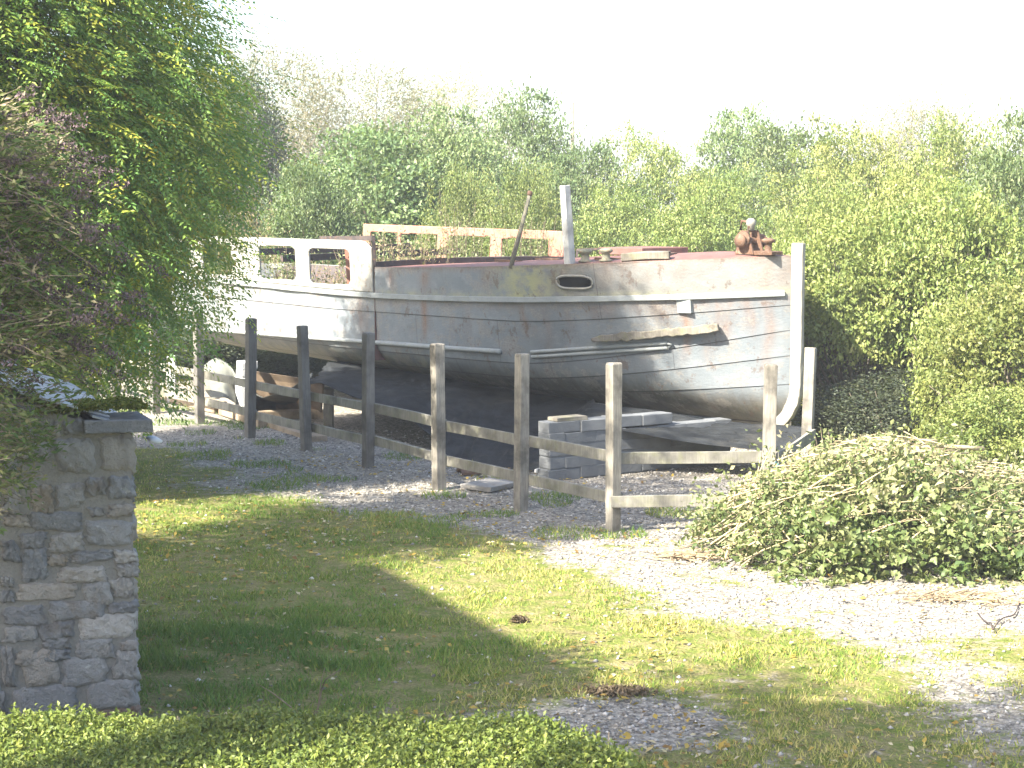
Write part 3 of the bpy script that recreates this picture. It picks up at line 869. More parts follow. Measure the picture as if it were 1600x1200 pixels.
# ------------------------------------------------------------------ house behind the viewer: its gable throws the straight shadow
def build_house():
    # gable square to the sunlight, left of the viewpoint; apex and eave set by the shadow's corners on the lawn
    sh = SUN_DIR[:2]/np.linalg.norm(SUN_DIR[:2]); ee = np.array([sh[1], -sh[0]]); tn = math.tan(SUN_EL); A0 = -5.0
    a = on_ground(560, 893)[:2]; c = on_ground(880, 1075)[:2]
    az = (a @ sh - A0)*tn; ez = (c @ sh - A0)*tn
    hw = (c-a) @ ee; q = ee*(a @ ee) + sh*A0
    root = thing('gabled_house', 'gabled house left of the viewpoint that shades the lawn', 'house', (q[0], q[1], 0), math.atan2(ee[1], ee[0]))
    wall = MB()
    sl = (az-ez)/hw; h0 = ez + .0
    V = [(-hw,0,0),(hw,0,0),(hw,0,h0),(0,0,az),(-hw,0,h0)]
    V += [(x,-7,z) for x, y, z in V]
    wall.add(V, [(0,1,2,3,4),(9,8,7,6,5),(0,5,6,1),(1,6,7,2),(2,7,8,3),(3,8,9,4),(4,9,5,0)])
    wall.build('wall', M['house_wall'], root)
    rf = MB()
    for s in (-1, 1):
        p = [(0,.12,az+.02),(s*(hw+.1),.12,h0-.1*sl+.02),(s*(hw+.1),-7.1,h0-.1*sl+.02),(0,-7.1,az+.02)]
        rf.add(p + [(x,y,z+.12) for x,y,z in p], [(0,1,2,3),(7,6,5,4),(0,4,5,1),(1,5,6,2),(2,6,7,3),(3,7,4,0)])
    rf.build('roof', M['slate'], root)
    for k, (x, z) in enumerate(((-2.4,7.5),(2.4,7.5),(-2.4,3),(2.4,3))):
        wm = MB(); wm.box((x, .02, z), (1.0, .08, 1.4)); wm.build('window', M['void'], root)
build_house()

# ------------------------------------------------------------------ the barge
BS = np.array([3.50, 22.30]); BU = np.array([-.680, .733]); BV = np.array([-.733, -.680])   # stem, towards the stern, towards the viewer's side
HB = 1.9; BL = 12.7
def smooth01(x):
    x = np.clip(x, 0, 1); return x*x*(3-2*x)
def keel_z(t):
    t = np.asarray(t, float)
    return .34 + .26*smooth01(t/7.5) + .10*np.clip((t-7)/3, 0, 1) + .55*np.clip((t-10.3)/2.4, 0, 1)**1.8
def gun_z(t):
    t = np.asarray(t, float)
    return 2.235 + .245*np.clip((6-t)/6, 0, 1)**1.45
def strake_z(t):
    t = np.asarray(t, float)
    return np.where(t < 6, 1.83 + .185*np.clip((6-t)/6, 0, 1)**1.8, 1.83 + .014*np.clip(t-6, 0, 9)**1.4)
def half_w(t, z):
    t = np.asarray(t, float); z = np.asarray(z, float)
    k = keel_z(t)
    h = np.clip((z - k)/2.0, 0, 1)
    foot = .27*np.clip(1-(z-k)/.5, 0, 1)**2.2
    T = 3.1 + 1.9*(1-h)**1.3
    s = np.sin(np.pi/2*np.clip((t-foot)/T, 0, 1))**.82
    zb = .62
    c = (1-np.clip((zb-(z-k))/zb, 0, 1)**2.3)**(1/2.3)
    cc = c*(.95+.05*h)
    st = np.sqrt(np.clip(1-np.clip((t-10.4)/2.32, 0, 1)**2.6, 0, 1))
    return HB*s*cc*st
def bp(t, z, side=1, off=0.0, wd=None):
    """point on the barge skin, pushed out by off"""
    wv = half_w(t, z) if wd is None else wd
    p = BS + BU*t + BV*side*(wv+off)
    return np.array([p[0], p[1], z])
def t_for_px(px, z, side=1):
    lo, hi = 0.0, 12.4
    for _ in range(50):
        m = (lo+hi)/2
        if px_of(bp(m, z, side)) > px: lo = m
        else: hi = m
    return (lo+hi)/2
def hull_at(px, py):
    """t, z on the near side seen at a photograph pixel"""
    z = 1.5
    for _ in range(12):
        t = t_for_px(px, z); z = z_at(py, bp(t, z)[1])
    return t, z
BO = np.array([BS[0], BS[1], 0])

SEAMS = [(1.60,.27),(1.04,.52),(.84,.40),(.66,.22)]     # lapped plate edges: height amidships, rise to the stem
def seam_z(k, t):
    a, b = SEAMS[k]
    return a + b*np.clip((3.2-t)/3.2, 0, 1)**1.5 + .02*np.clip(t-7, 0, 9)

def camber(t): return .03 + .08*min(1, max(0, (6-t)/3))

def build_barge():
    root = thing('barge', 'old grey steel barge with rust stains and empty cabin windows, propped up ashore', 'boat', tuple(BO))
    T = lambda p: np.asarray(p) - BO
    # ---- hull skin
    ts = np.concatenate([np.linspace(0, .6, 16)[:-1]**1.0, np.linspace(.6, 12.68, 260)])
    butts = [1.15,1.9,2.7,3.45,4.3,5.1,5.95,6.9,7.6,8.35,9.2,10.1]
    isb = {round(b_, 4) for b_ in butts}
    ts = np.unique(np.concatenate([ts] + [[b_-.007, round(b_, 4), b_+.007] for b_ in butts]))
    isbutt = [round(float(t), 4) in isb for t in ts]
    nt_ = len(ts)
    SE = [np.array([float(seam_z(k, t)) for t in ts]) for k in range(4)]
    top = np.where(ts < 6.0, gun_z(ts), strake_z(ts)+.06)
    kz = keel_z(ts)
    # rows from the top down; each strake laps over the one below by 12 mm
    rows = []
    edges = [top] + [np.minimum(s, top-.05) for s in SE] + [kz]
    for b in range(5):
        nr = (14, 12, 6, 6, 12)[b]
        for j in range(-2 if b else 0, nr+1):
            f = max(j, 0)/nr
            if b == 4: f = 1-(1-f)**1.6
            z = edges[b]*(1-f) + np.maximum(edges[b+1], kz)*f
            if b:
                if j == -1: z = z - .010
                if j == 0: z = z - .016
            lap = .011*f**3 if b < 4 else 0
            rows.append((z, lap, 1.0 if (b and j < 0) else 0.0, b))
    Vn = []; UV = []; rust = []; grime = []; moss = []; tp = []; seam = []
    rr = np.random.default_rng(5)
    streaks = [(4.92,.07,1.85,1.2,1.0),(4.86,.10,2.2,1.8,.7),(6.35,.10,2.3,1.2,.55),(7.35,.06,1.8,1.1,.5),(3.0,.06,1.86,1.3,.55),(1.0,.05,2.0,1.1,.8),(.62,.06,2.0,1.3,.75),(.35,.05,2.0,1.4,.6),(1.25,.10,1.95,1.55,.7),(2.35,.12,2.35,1.9,.7),(3.6,.1,2.3,1.9,.5),(8.9,.07,1.9,1.2,.4),(.2,.05,2.4,.9,.5),(1.9,.18,1.85,1.62,.9),(5.6,.08,2.2,1.85,.8)]
    for _ in range(22):
        streaks.append((rr.random()*2.6, .02+.06*rr.random(), 2.45, 1.95+rr.random()*.3, .1+.38*rr.random()))
        streaks.append((.15+rr.random()*1.6, .02+.04*rr.random(), 1.96, 1.55+rr.random()*.3, .25+.5*rr.random()))
    for _ in range(26):
        streaks.append((rr.random()*11, .03+.05*rr.random(), 1.3+rr.random()*1.0, .8+rr.random()*.6, .35*rr.random()))
    for z, lap, sm_, bb_ in rows:
        for i, t in enumerate(ts):
            dent = .012*(fbm(t, z[i], 1.7, 5, 3)-.5) + .008*math.sin(t*5.2)*math.sin(z[i]*4+1)*min(1, t)
            w0 = float(half_w(t, z[i]))
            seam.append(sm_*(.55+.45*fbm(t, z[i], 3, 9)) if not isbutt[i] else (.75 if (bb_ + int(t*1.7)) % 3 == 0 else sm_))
            Vn.append((t, w0 + (lap + dent)*min(1, w0/.25), z[i]))
            UV.append((t, z[i]))
            r_ = 0
            for (a, wd, z1, z0, s) in streaks:
                if z0 < z[i] < z1:
                    r_ = max(r_, s*math.exp(-((t-a-.03*math.sin(z[i]*7))/wd)**2)*min(1, (z[i]-z0)/.25))
            if t < 6: r_ = max(r_, .75*math.exp(-((z[i]-gun_z(t))/.05)**2), .35*math.exp(-((z[i]-strake_z(t)+.07)/.06)**2))
            r_ = max(r_, .7*float(smooth01((.80-z[i])/.3))*float(smooth01((2.6-t)/1.2)))
            rust.append(r_)
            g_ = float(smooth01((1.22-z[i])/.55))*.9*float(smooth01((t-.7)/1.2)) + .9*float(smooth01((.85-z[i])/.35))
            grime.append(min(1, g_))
            moss.append(max(.5*math.exp(-((z[i]-strake_z(t)-.03)/.05)**2), .8*math.exp(-((t-2.9)/.5)**2)*(z[i] > strake_z(t)), .35*float(smooth01((z[i]-.7)/.2))*float(smooth01((1.1-z[i])/.3))*(t > 5)))
            tp.append((1.0 if z[i] > strake_z(t) else 0.0)*float(smooth01((3.2-t)/1.8)) + .3*float(smooth01((t-6.6)/2)))
    Vn = np.array(Vn); nr = len(rows)
    P2 = np.empty((2*len(Vn), 3))
    for s, sl in ((1, slice(0, len(Vn))), (-1, slice(len(Vn), None))):
        xy = BS + BU*Vn[:,0:1] + BV*s*Vn[:,1:2]
        P2[sl, :2] = xy; P2[sl, 2] = Vn[:,2]
    i, j = np.meshgrid(np.arange(nr-1), np.arange(nt_-1), indexing='ij'); a = (i*nt_+j).ravel()
    F1 = np.stack([a, a+nt_, a+nt_+1, a+1], 1)
    F2 = np.stack([a, a+1, a+nt_+1, a+nt_], 1) + len(Vn)
    # cut the oval port in the near bow
    tc, zc = hull_at(898, 441)
    ctr = Vn[F1].mean(1)
    inport = (np.abs((ctr[:,0]-tc)/.23)**3 + np.abs((ctr[:,2]-zc)/.075)**3) < 1
    F1 = F1[~inport]
    dup = lambda q: np.concatenate([q, q])
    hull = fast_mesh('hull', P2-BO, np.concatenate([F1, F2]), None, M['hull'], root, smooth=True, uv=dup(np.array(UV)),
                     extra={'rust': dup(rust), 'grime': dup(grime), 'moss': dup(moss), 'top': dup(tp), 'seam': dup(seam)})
    hull.data.set_sharp_from_angle(angle=math.radians(28))
    # stern closes by taper; flat bottom
    bt = MB()
    q = np.linspace(.4, 12.4, 40)
    for k in range(len(q)-1):
        wA, wB = half_w(q[k], keel_z(q[k])+.03), half_w(q[k+1], keel_z(q[k+1])+.03)
        bt.add([T(bp(q[k], keel_z(q[k])+.02, 1, 0, wA)), T(bp(q[k+1], keel_z(q[k+1])+.02, 1, 0, wB)), T(bp(q[k+1], keel_z(q[k+1])+.02, -1, 0, wB)), T(bp(q[k], keel_z(q[k])+.02, -1, 0, wA))], [(0,1,2,3)])
    bt.build('bottom', M['dark_iron'], root)
    # port rim
    pr = MB(); ring = []
    for k in range(28):
        an = 2*math.pi*k/28; c, s = math.cos(an), math.sin(an)
        tt = tc + .235*math.copysign(abs(c)**.6, c); zz = zc + .082*math.copysign(abs(s)**.75, s)
        ring.append(T(bp(tt, zz, 1, .015)))
    ring += ring[:2]
    pr.tube(ring, .016, 6, cap=False); pr.build('port_rim', M['stem_paint'], root, smooth=True)
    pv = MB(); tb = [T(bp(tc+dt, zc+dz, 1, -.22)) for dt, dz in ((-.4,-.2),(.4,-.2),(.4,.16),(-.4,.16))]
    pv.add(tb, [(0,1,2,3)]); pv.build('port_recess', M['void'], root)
    # ---- stem post
    st = MB(); pts = []
    for z in np.concatenate([np.linspace(2.635, .95, 12), np.linspace(.88, .36, 12)]):
        off = -.07 + .27*np.clip(1-(z-.36)/.5, 0, 1)**2.2
        pts.append(T([*(BS + BU*off), z]))
    pts.append(T([*(BS + BU*.55), .315])); pts.append(T([*(BS + BU*1.1), .325]))
    st.sweep(pts, .035, .085, side=np.array([BV[0], BV[1], 0]), jit=.003)
    st.build('stem_post', M['stem_paint'], root, bevel=.012)
    # ---- upper rub rail, lower rails
    for side in (1, -1):
        rb = MB(); q = np.concatenate([np.linspace(.05, 1, 12), np.linspace(1.1, 12.5, 60)])
        rb.sweep([T(bp(t, strake_z(t), side, .022)) for t in q], .036, .022, side=(0,0,1), jit=.0015)
        rb.build('rub_rail', M['rail_paint'], root, smooth=False, bevel=.006)
    tA, zA = hull_at(785, 549); tB, zB = hull_at(320, 514)
    lr = MB(); q = np.linspace(tA, 11.6, 40)
    zz = lambda t: zA + (zB-zA)*(t-tA)/(tB-tA)
    lr.tube([T(bp(t, zz(t), 1, .03)) for t in q], .034, 10); lr.build('fender_bar', M['rail_paint'], root, smooth=True)
    tC, zC = hull_at(832, 552); tD, zD = hull_at(1045, 538)
    lr = MB(); q = np.linspace(tC, tD, 24)
    for dz in (.018, -.045):
        lr.tube([T(bp(t, zC+(zD-zC)*(t-tC)/(tD-tC)+dz, 1, .022)) for t in q], .024, 8)
    e = T(bp(tD, zD, 1, .022)); lr.tube([e+[0,0,.018], T(bp(tD-.05, zD-.012, 1, .022)), e+[0,0,-.045]], .024, 8)
    lr.build('fender_bar', M['rail_paint'], root, smooth=True)
    # ---- rough timber bolted on the bow
    t0, z0 = hull_at(935, 530); t1, z1 = hull_at(1133, 511)
    fp = MB(); q = np.linspace(t0, t1, 26); r = np.random.default_rng(4)
    hs = .052 + .006*np.interp(np.linspace(0,1,26), np.linspace(0,1,9), r.normal(0,1,9)); hs[0] *= .6; hs[-1] *= .75; hs[1] *= .85
    hs *= np.linspace(.75, 1.15, 26)
    ea, eb = T(bp(t0, z0, 1, .05)), T(bp(t1, z1, 1, .05)); tm_ = (t0+t1)/2
    cl_ = np.append(BV, 0); sag_ = max(0, max(float((T(bp(t, z0+(z1-z0)*(t-t0)/(t1-t0), 1, .05)) - (ea*(1-k) + eb*k)) @ cl_) for t, k in zip(q, np.linspace(0,1,26))))
    fp.sweep([ea*(1-k) + eb*k + cl_*sag_ + np.array([0,0,.006*r.normal()]) for k in np.linspace(0,1,26)], hs, .05, side=(0,0,1), jit=.005)
    fp.build('fender_timber', M['old_timber'], root, bevel=.01)
    # bent patch plate under the rub rail
    bpz = MB(); ta, za = hull_at(1058, 468); tb_, zb_ = hull_at(1085, 489)
    bpz.add([T(bp(ta, za, 1, .02)), T(bp(tb_, za+.01, 1, .05)), T(bp(tb_, zb_, 1, .065)), T(bp(ta, zb_, 1, .025)), T(bp(tb_+.01, za+.01, 1, .0)), T(bp(tb_+.01, zb_, 1, .0))], [(0,1,2,3),(1,4,5,2)])
    bpz.build('patch_plate', M['rail_paint'], root)
    # ---- deck with camber, forward of the cabin
    dk = []; td = np.linspace(.02, 6.0, 60); qs = np.linspace(-1, 1, 17)
    for t in td:
        g = float(gun_z(t)); wd = float(half_w(t, g))
        for qv in qs:
            p = BS + BU*t + BV*qv*wd
            dk.append((p[0], p[1], g - .012 + camber(t)*(1-qv*qv)*min(1, wd/1.2)))
    i, j = np.meshgrid(np.arange(59), np.arange(16), indexing='ij'); a = (i*17+j).ravel()
    fast_mesh('deck', np.array(dk)-BO, np.stack([a, a+17, a+18, a+1], 1), np.full(len(dk), .5), M['deck_rust'], root, smooth=True)
    # cabin front coaming across the boat
    cm = MB(); pts = []
    for qv in np.linspace(-1, 1, 15):
        p = BS + BU*6.0 + BV*qv*HB*.985
        pts.append(T([p[0], p[1], 2.235 + .03*(1-qv*qv)]))
    cm.sweep(pts, .07, .02, side=(0,0,1), jit=.003); cm.build('cabin_coaming', M['dark_iron'], root)
    # bulkhead under it
    bk = MB(); n = len(pts)
    bk.add([p-[0,0,.05] for p in pts] + [np.array([p[0], p[1], .9]) for p in pts], [(k, k+1, n+k+1, n+k) for k in range(n-1)])
    bk.build('bulkhead', M['deck_rust'], root)
    # floor of the open cabin
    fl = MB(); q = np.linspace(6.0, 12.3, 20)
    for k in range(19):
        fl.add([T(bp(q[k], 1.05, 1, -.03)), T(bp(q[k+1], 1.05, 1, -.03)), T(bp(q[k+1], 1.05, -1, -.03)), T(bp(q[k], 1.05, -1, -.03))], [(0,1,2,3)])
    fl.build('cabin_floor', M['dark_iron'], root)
    ln = MB()  # dark inner skin added to stand for the shade inside the cabin
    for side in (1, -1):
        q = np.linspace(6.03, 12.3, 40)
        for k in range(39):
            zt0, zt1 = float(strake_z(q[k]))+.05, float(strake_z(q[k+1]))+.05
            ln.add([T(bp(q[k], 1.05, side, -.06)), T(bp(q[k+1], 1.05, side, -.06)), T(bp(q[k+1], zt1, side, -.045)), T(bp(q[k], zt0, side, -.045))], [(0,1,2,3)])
    ln.build('cabin_shade', M['dark_iron'], root)
    # ---- cabin sides with window openings
    def panel(side, t0, t1, top_z, wins, mat, name, rc=.10):
        zb = lambda t: float(strake_z(t)) + .045
        tg = np.arange(t0, t1+.001, .022); m = 54
        V = []
        for t in tg:
            for k in range(m+1):
                z = zb(t) + (top_z(t)-zb(t))*k/m
                V.append(T(bp(t, z, side)))
        F = []
        for i in range(len(tg)-1):
            tc_ = (tg[i]+tg[i+1])/2
            for k in range(m):
                zc_ = zb(tc_) + (top_z(tc_)-zb(tc_))*(k+.5)/m
                hole = False
                for (wa, wb, wc, wd_) in wins:
                    rx = abs(tc_-(wa+wb)/2)/((wb-wa)/2); rz_ = abs(zc_-(wc+wd_)/2)/((wd_-wc)/2)
                    if rx < 1 and rz_ < 1:
                        ex_ = max(0, abs(tc_-(wa+wb)/2)-((wb-wa)/2-rc)); ez_ = max(0, abs(zc_-(wc+wd_)/2)-((wd_-wc)/2-rc))
                        if ex_*ex_+ez_*ez_ < rc*rc: hole = True
                if not hole: F.append((i*(m+1)+k, (i+1)*(m+1)+k, (i+1)*(m+1)+k+1, i*(m+1)+k+1))
        o = fast_mesh(name, np.array(V), np.array(F), np.full(len(V), .5), mat, root)
        md = o.modifiers.new('thickness', 'SOLIDIFY'); md.thickness = .035; md.offset = 0
        return o
    nt_top = lambda t: 2.60 + .004*(t-6) - (.10*math.exp(-((t-6.0)/.12)**2))
    panel(1, 6.02, 12.3, nt_top, [(6.52,7.52,1.96,2.47),(7.84,8.80,1.99,2.49),(9.53,10.35,2.01,2.50),(10.75,11.6,2.03,2.5)], M['cabin_paint'], 'cabin_side')
    ft = lambda t: 2.70 + .016*(t-6)
    panel(-1, 6.0, 11.0, ft, [(6.34,7.42,1.95,2.575),(7.70,8.74,1.97,2.60),(9.02,10.0,1.99,2.62),(10.06,10.82,2.0,2.64)], M['primer'], 'cabin_side', .02)
    # dark angle iron at the front corner, and loose frame members
    ai = MB()
    c0 = T(bp(5.99, 2.25, 1, -.01)); c1 = T(bp(5.99, 2.66, 1, -.01)); c2 = T(bp(7.35, 2.615, 1, -.10))
    ai.sweep([c0, c1], .022, .022, jit=.001); ai.sweep([c1+[0,0,-.02], c2], .035, .02, side=(0,0,1))
    ai.build('angle_iron', M['dark_iron'], root)
    for qv, z_ in ((8.3, 2.30), (9.6, 2.36)):
        bm_ = MB(); bm_.sweep([T(bp(qv, z_, 1, -.06)), T(bp(qv+.1, z_+.05, -1, -.06))], .05, .03, side=(0,0,1)); bm_.build('cross_beam', M['dark_iron'], root)
    up_ = MB(); up_.sweep([T(bp(7.25, 1.05, 1, -.5)), T(bp(7.25, 2.58, 1, -.5))], .035, .03); up_.build('upright', M['primer'], root)
    # ---- deck gear
    def deck_pt(t, q, dz=0.0):
        g = float(gun_z(t)); wd = float(half_w(t, g)); p = BS + BU*t + BV*q*wd
        return T([p[0], p[1], g - .012 + camber(t)*(1-q*q)*min(1, wd/1.2) + dz])
    for px in (893, 927):
        t = t_for_px(px, 2.38); b = MB()
        b.lathe(deck_pt(t, .86), [(.085,0),(.085,.02),(.055,.03),(.05,.10),(.085,.12),(.09,.145),(.06,.165)], 16)
        b.build('bollard', M['bollard'], root, smooth=True)
    tm = t_for_px(880, 2.38); mp = MB(); b0 = deck_pt(tm, .93, -.05)
    dx = np.array([-.075, 0, 0])
    mp.sweep([b0, b0+dx*.5+[0,0,.5], b0+dx+[0,0,1.04]], .05, .05, side=(BV[0],BV[1],0), jit=.003); mp.build('mast_post', M['mast_wood'], root, bevel=.008)
    hf = MB(); ta = t_for_px(812, 2.42); h0 = deck_pt(ta, .45); h1 = deck_pt(ta-.45, .45)
    for p in (h0, h1): hf.sweep([p-[0,0,.02], p+[0,0,.11]], .014, .014)
    hf.sweep([h0+[0,0,.11], h1+[0,0,.11]], .014, .014); hf.build('hatch_frame', M['dark_iron'], root)
    hc = MB(); 
    R2 = np.stack([np.append(BU, 0), np.append(BV, 0), [0,0,1]], 1)
    hc.box(deck_pt(2.55, .0, .05), (.8, .9, .10), R2, jit=.004); hc.build('hatch', M['deck_rust'], root, bevel=.01)
    for k, (tt, qq, l_) in enumerate(((3.3,.55,.5),(2.0,.75,.35),(1.45,.5,.45),(4.2,.5,.6))):
        ck = MB(); ck.box(deck_pt(tt, qq, .012), (l_, .05, .03), R2 @ np.array([[math.cos(k),-math.sin(k),0],[math.sin(k),math.cos(k),0],[0,0,1]]), jit=.003); ck.build('deck_cleat', M['rust'], root)
    # ---- windlass
    tw = t_for_px(1140, 2.47); wc = deck_pt(tw, .35)
    wl = MB()
    ex = np.append(BU, 0); ey = np.append(BV, 0)
    for s in (-.10, .10):
        wl.add([wc+ey*s+ex*.15, wc+ey*s-ex*.15, wc+ey*s-ex*.05+[0,0,.30], wc+ey*s+ex*.06+[0,0,.30],
                wc+ey*(s+.03)+ex*.15, wc+ey*(s+.03)-ex*.15, wc+ey*(s+.03)-ex*.05+[0,0,.30], wc+ey*(s+.03)+ex*.06+[0,0,.30]],
               [(0,1,2,3),(7,6,5,4),(0,4,5,1),(1,5,6,2),(2,6,7,3),(3,7,4,0)])
    wnch = wl.build('winch', M['rust'], root, bevel=.006)
    dr = MB(); dr.lathe(wc+ey*-.22+[0,0,.17], [(.085,0),(.085,.025),(.045,.04),(.04,.38),(.085,.41),(.085,.44)], 14, axis=ey); dr.build('drum', M['rust'], wnch, smooth=True)
    wh = MB(); wh.lathe(wc+ey*.13+[0,0,.19], [(.105,0),(.105,.03),(.04,.035),(.04,.06)], 14, axis=ey); wh.build('gear_wheel', M['rust'], wnch, smooth=True)
    hd = MB(); hd.lathe(wc+ey*.0+[0,0,.30], [(.05,0),(.045,.05),(.065,.07),(.06,.12),(.03,.15)], 10); hd.build('winch_head', M['stem_paint'], wnch, smooth=True)
    sb_ = MB(); sb_.box(wc-ex*.26+[0,0,.02], (.34,.22,.05), np.stack([ex, ey, [0,0,1]], 1), jit=.005); sb_.build('base_plate', M['rust'], wnch, bevel=.006)
    cr = MB(); cr.tube([wc+ey*.02+[0,0,.28], wc+ey*.02+[0,0,.40], wc+ey*.06+ex*.10+[0,0,.42], wc+ey*.06+ex*.12+[0,0,.30]], [.03,.028,.018,.016], 8); cr.build('crank', M['rust'], wnch, smooth=True)
    pw = MB(); pw.lathe(wc-ex*.28+[0,0,-.01], [(.09,0),(.085,.04),(.045,.06),(.045,.15),(.09,.17),(.085,.20),(.03,.22)], 12); pw.build('pawl_post', M['rust'], wnch, smooth=True)
    return deck_pt
deck_pt = build_barge()

# loose things lying on the barge
t_ = t_for_px(798, 2.3); p0 = deck_pt(t_, 1.0) + BO; p0[2] += .0
q0 = at_depth(828, 302, p0[1]+.15)
lp = MB(); lp.tube([p0+np.array([0,0,-.02]), p0*.5+q0*.5+np.array([.008,0,0]), q0], [.030,.027,.022], 8, jit=.001)
lp_root = thing('leaning_pole', 'thin dark pole leaning up from the deck edge left of the mast post', 'pole', tuple(p0))
o = lp.build('shaft', M['old_timber'], None, smooth=True)
o.parent = lp_root; o.matrix_parent_inverse = Matrix.Translation(-Vector(p0))
cl = MB(); cl.lathe(q0-(q0-p0)*.03, [(.03,0),(.034,.01),(.034,.05),(.026,.06)], 8, axis=q0-p0)
o = cl.build('end_ferrule', M['rust'], None, smooth=True); o.parent = lp_root; o.matrix_parent_inverse = Matrix.Translation(-Vector(p0))
ta_, tb_ = t_for_px(958, 2.4), t_for_px(1033, 2.42)
bk = MB(); a_ = deck_pt(ta_, .9)+BO; b_ = deck_pt(tb_, .86)+BO
bk.sweep([a_+[0,0,.05], (a_+b_)/2+[0,0,.055], b_+[0,0,.055]], .05, .07, side=(0,0,1), jit=.006)
tag(bk.build('timber_baulk', M['old_timber'], bevel=.008), 'short weathered timber lying on the deck edge behind the oval port', 'timber')

# weeds growing inside the open cabin
def weed(name, label, base, h, n_st, seed, mat='leaf_dry', spread=.35, leaf=.05, group=None, cat='weeds', top=.5):
    r = np.random.default_rng(seed); root = thing(name, label, cat, tuple(base), 0, group)
    mb = MB(); P = []; D = []; N = []; L = []; rn = []
    for k in range(n_st):
        hh = h*(.55+.45*r.random()); e = np.array([r.normal(0, spread), r.normal(0, spread), hh])
        b0 = np.array([e[0]*.35+r.normal(0,.05), e[1]*.35+r.normal(0,.05), 0])
        pts = branch_path(b0, e, r, 6, .06)
        mb.tube(pts, np.linspace(.008, .003, 6), 3, rnd=r.random())
        m = int(26+20*r.random())
        tt = .18 + .82*r.random(m)**.7
        q = np.stack([np.interp(tt, np.linspace(0,1,6), pts[:,c]) for c in range(3)], 1)
        P.append(q + r.normal(0, .045, q.shape)); D.append(r.normal(0,.7,q.shape)+[0,0,.3]); N.append(r.normal(0,.6,q.shape)+[0,0,.6])
        L.append(leaf*(.5+.8*r.random(m))*(1.15-.5*tt)); rn.append(np.clip(r.normal(.45,.2,m)+(tt-.5)*top, 0, 1))
    P = np.concatenate(P); D = np.concatenate(D); N = np.concatenate(N); L = np.concatenate(L); rn = np.concatenate(rn)
    V, F = leaves(P, D, N, L, L*.42)
    fast_mesh('foliage', V, F, np.repeat(rn, 4), M[mat], root)
    mb.build('stems', M['dry_stem'], root, smooth=True)
    return root
WGN = 'weeds growing in the open cabin'
for k, (tt, q, h, ns, lab, mt) in enumerate(((6.45,.35,1.55,34,'pale dry weeds filling the gap just right of the near cabin windows','leaf_dry'),(6.9,-.35,1.75,26,'tall pale stalks rising past the middle of the rust red rail','leaf_cut'),
        (7.3,.45,1.35,30,'yellow green weeds seen through the right hand cabin window','leaf_cut'),(8.4,.3,1.15,26,'weeds with orange tints in the middle cabin window','leaf_dry'),
        (9.8,.35,1.3,26,'weeds seen through the cabin window next to the leafy tree','leaf_cut'),(6.4,-.8,1.75,22,'tall thin weeds by the front end of the rust red rail','leaf_cut'),(9.2,-.4,1.5,24,'pale weed stalks behind the wide pale window pillar','leaf_dry'),(8.3,-.75,1.7,20,'thin green weeds behind the middle of the rust red rail','leaf_cut'))):
    p = BS + BU*tt + BV*q*HB
    weed('weed_clump', lab, (p[0], p[1], 1.05), h*1.15, int(ns*1.7), 200+k, mt, .3, .075, WGN)

# ------------------------------------------------------------------ props, blocks and sheets under the barge
def sheet(name, label, cat, top, bot, mat, n=90, m=26, folds=.05, seed=0, sag=.0, belly=None):
    """cloth between two 3D polylines"""
    r = np.random.default_rng(seed)
    def res(pl):
        pl = np.asarray(pl, float); s = np.concatenate([[0], np.cumsum(np.linalg.norm(np.diff(pl, axis=0), axis=1))]); s /= s[-1]
        return np.stack([np.interp(np.linspace(0,1,n), s, pl[:,c]) for c in range(3)], 1)
    A = res(top); B = res(bot)
    # smooth
    for _ in range(3):
        for Q in (A, B): Q[1:-1] = (Q[:-2]+Q[1:-1]*2+Q[2:])/4
    U, Vv = np.meshgrid(np.linspace(0,1,n), np.linspace(0,1,m), indexing='ij')
    P = A[:,None]*(1-Vv[...,None]) + B[:,None]*Vv[...,None]
    f = fbm(U*9, Vv*2.2, 1.3, seed, 4)-.5
    f2 = (1-2*np.abs((fbm(U*7+Vv*2.5, Vv*1.2-U*2, 1.6, seed+2, 3)*5 % 1)-.5))*.8
    nrm = np.array([-.7, -.6, .4])
    P += nrm*((f*1.6 + f2*.35)*folds*np.sin(np.clip(Vv, .03, .97)*math.pi)[...]**.5)[...,None]
    P[...,2] -= sag*np.sin(Vv*math.pi)
    P[...,2] = np.maximum(P[...,2], .012 + .01*f)
    V = P.reshape(-1,3)
    i, j = np.meshgrid(np.arange(n-1), np.arange(m-1), indexing='ij'); a = (i*m+j).ravel()
    o = fast_mesh(name, V, np.stack([a, a+m, a+m+1, a+1], 1), np.full(len(V), .5), mat, smooth=True)
    s = o.modifiers.new('thickness', 'SOLIDIFY'); s.thickness = .006
    return tag(o, label, cat)

def hull_line(pxs, dz=.10, off=-.25):
    out = []
    for px in pxs:
        z = 0.9; t = t_for_px(px, z); zz = float(keel_z(t))+dz
        out.append(bp(t, zz, 1, off))
    return out
def gnd(px, py, z=0.0): return on_ground(px, py, z)
P_ = lambda px, py, Y: at_depth(px, py, Y)
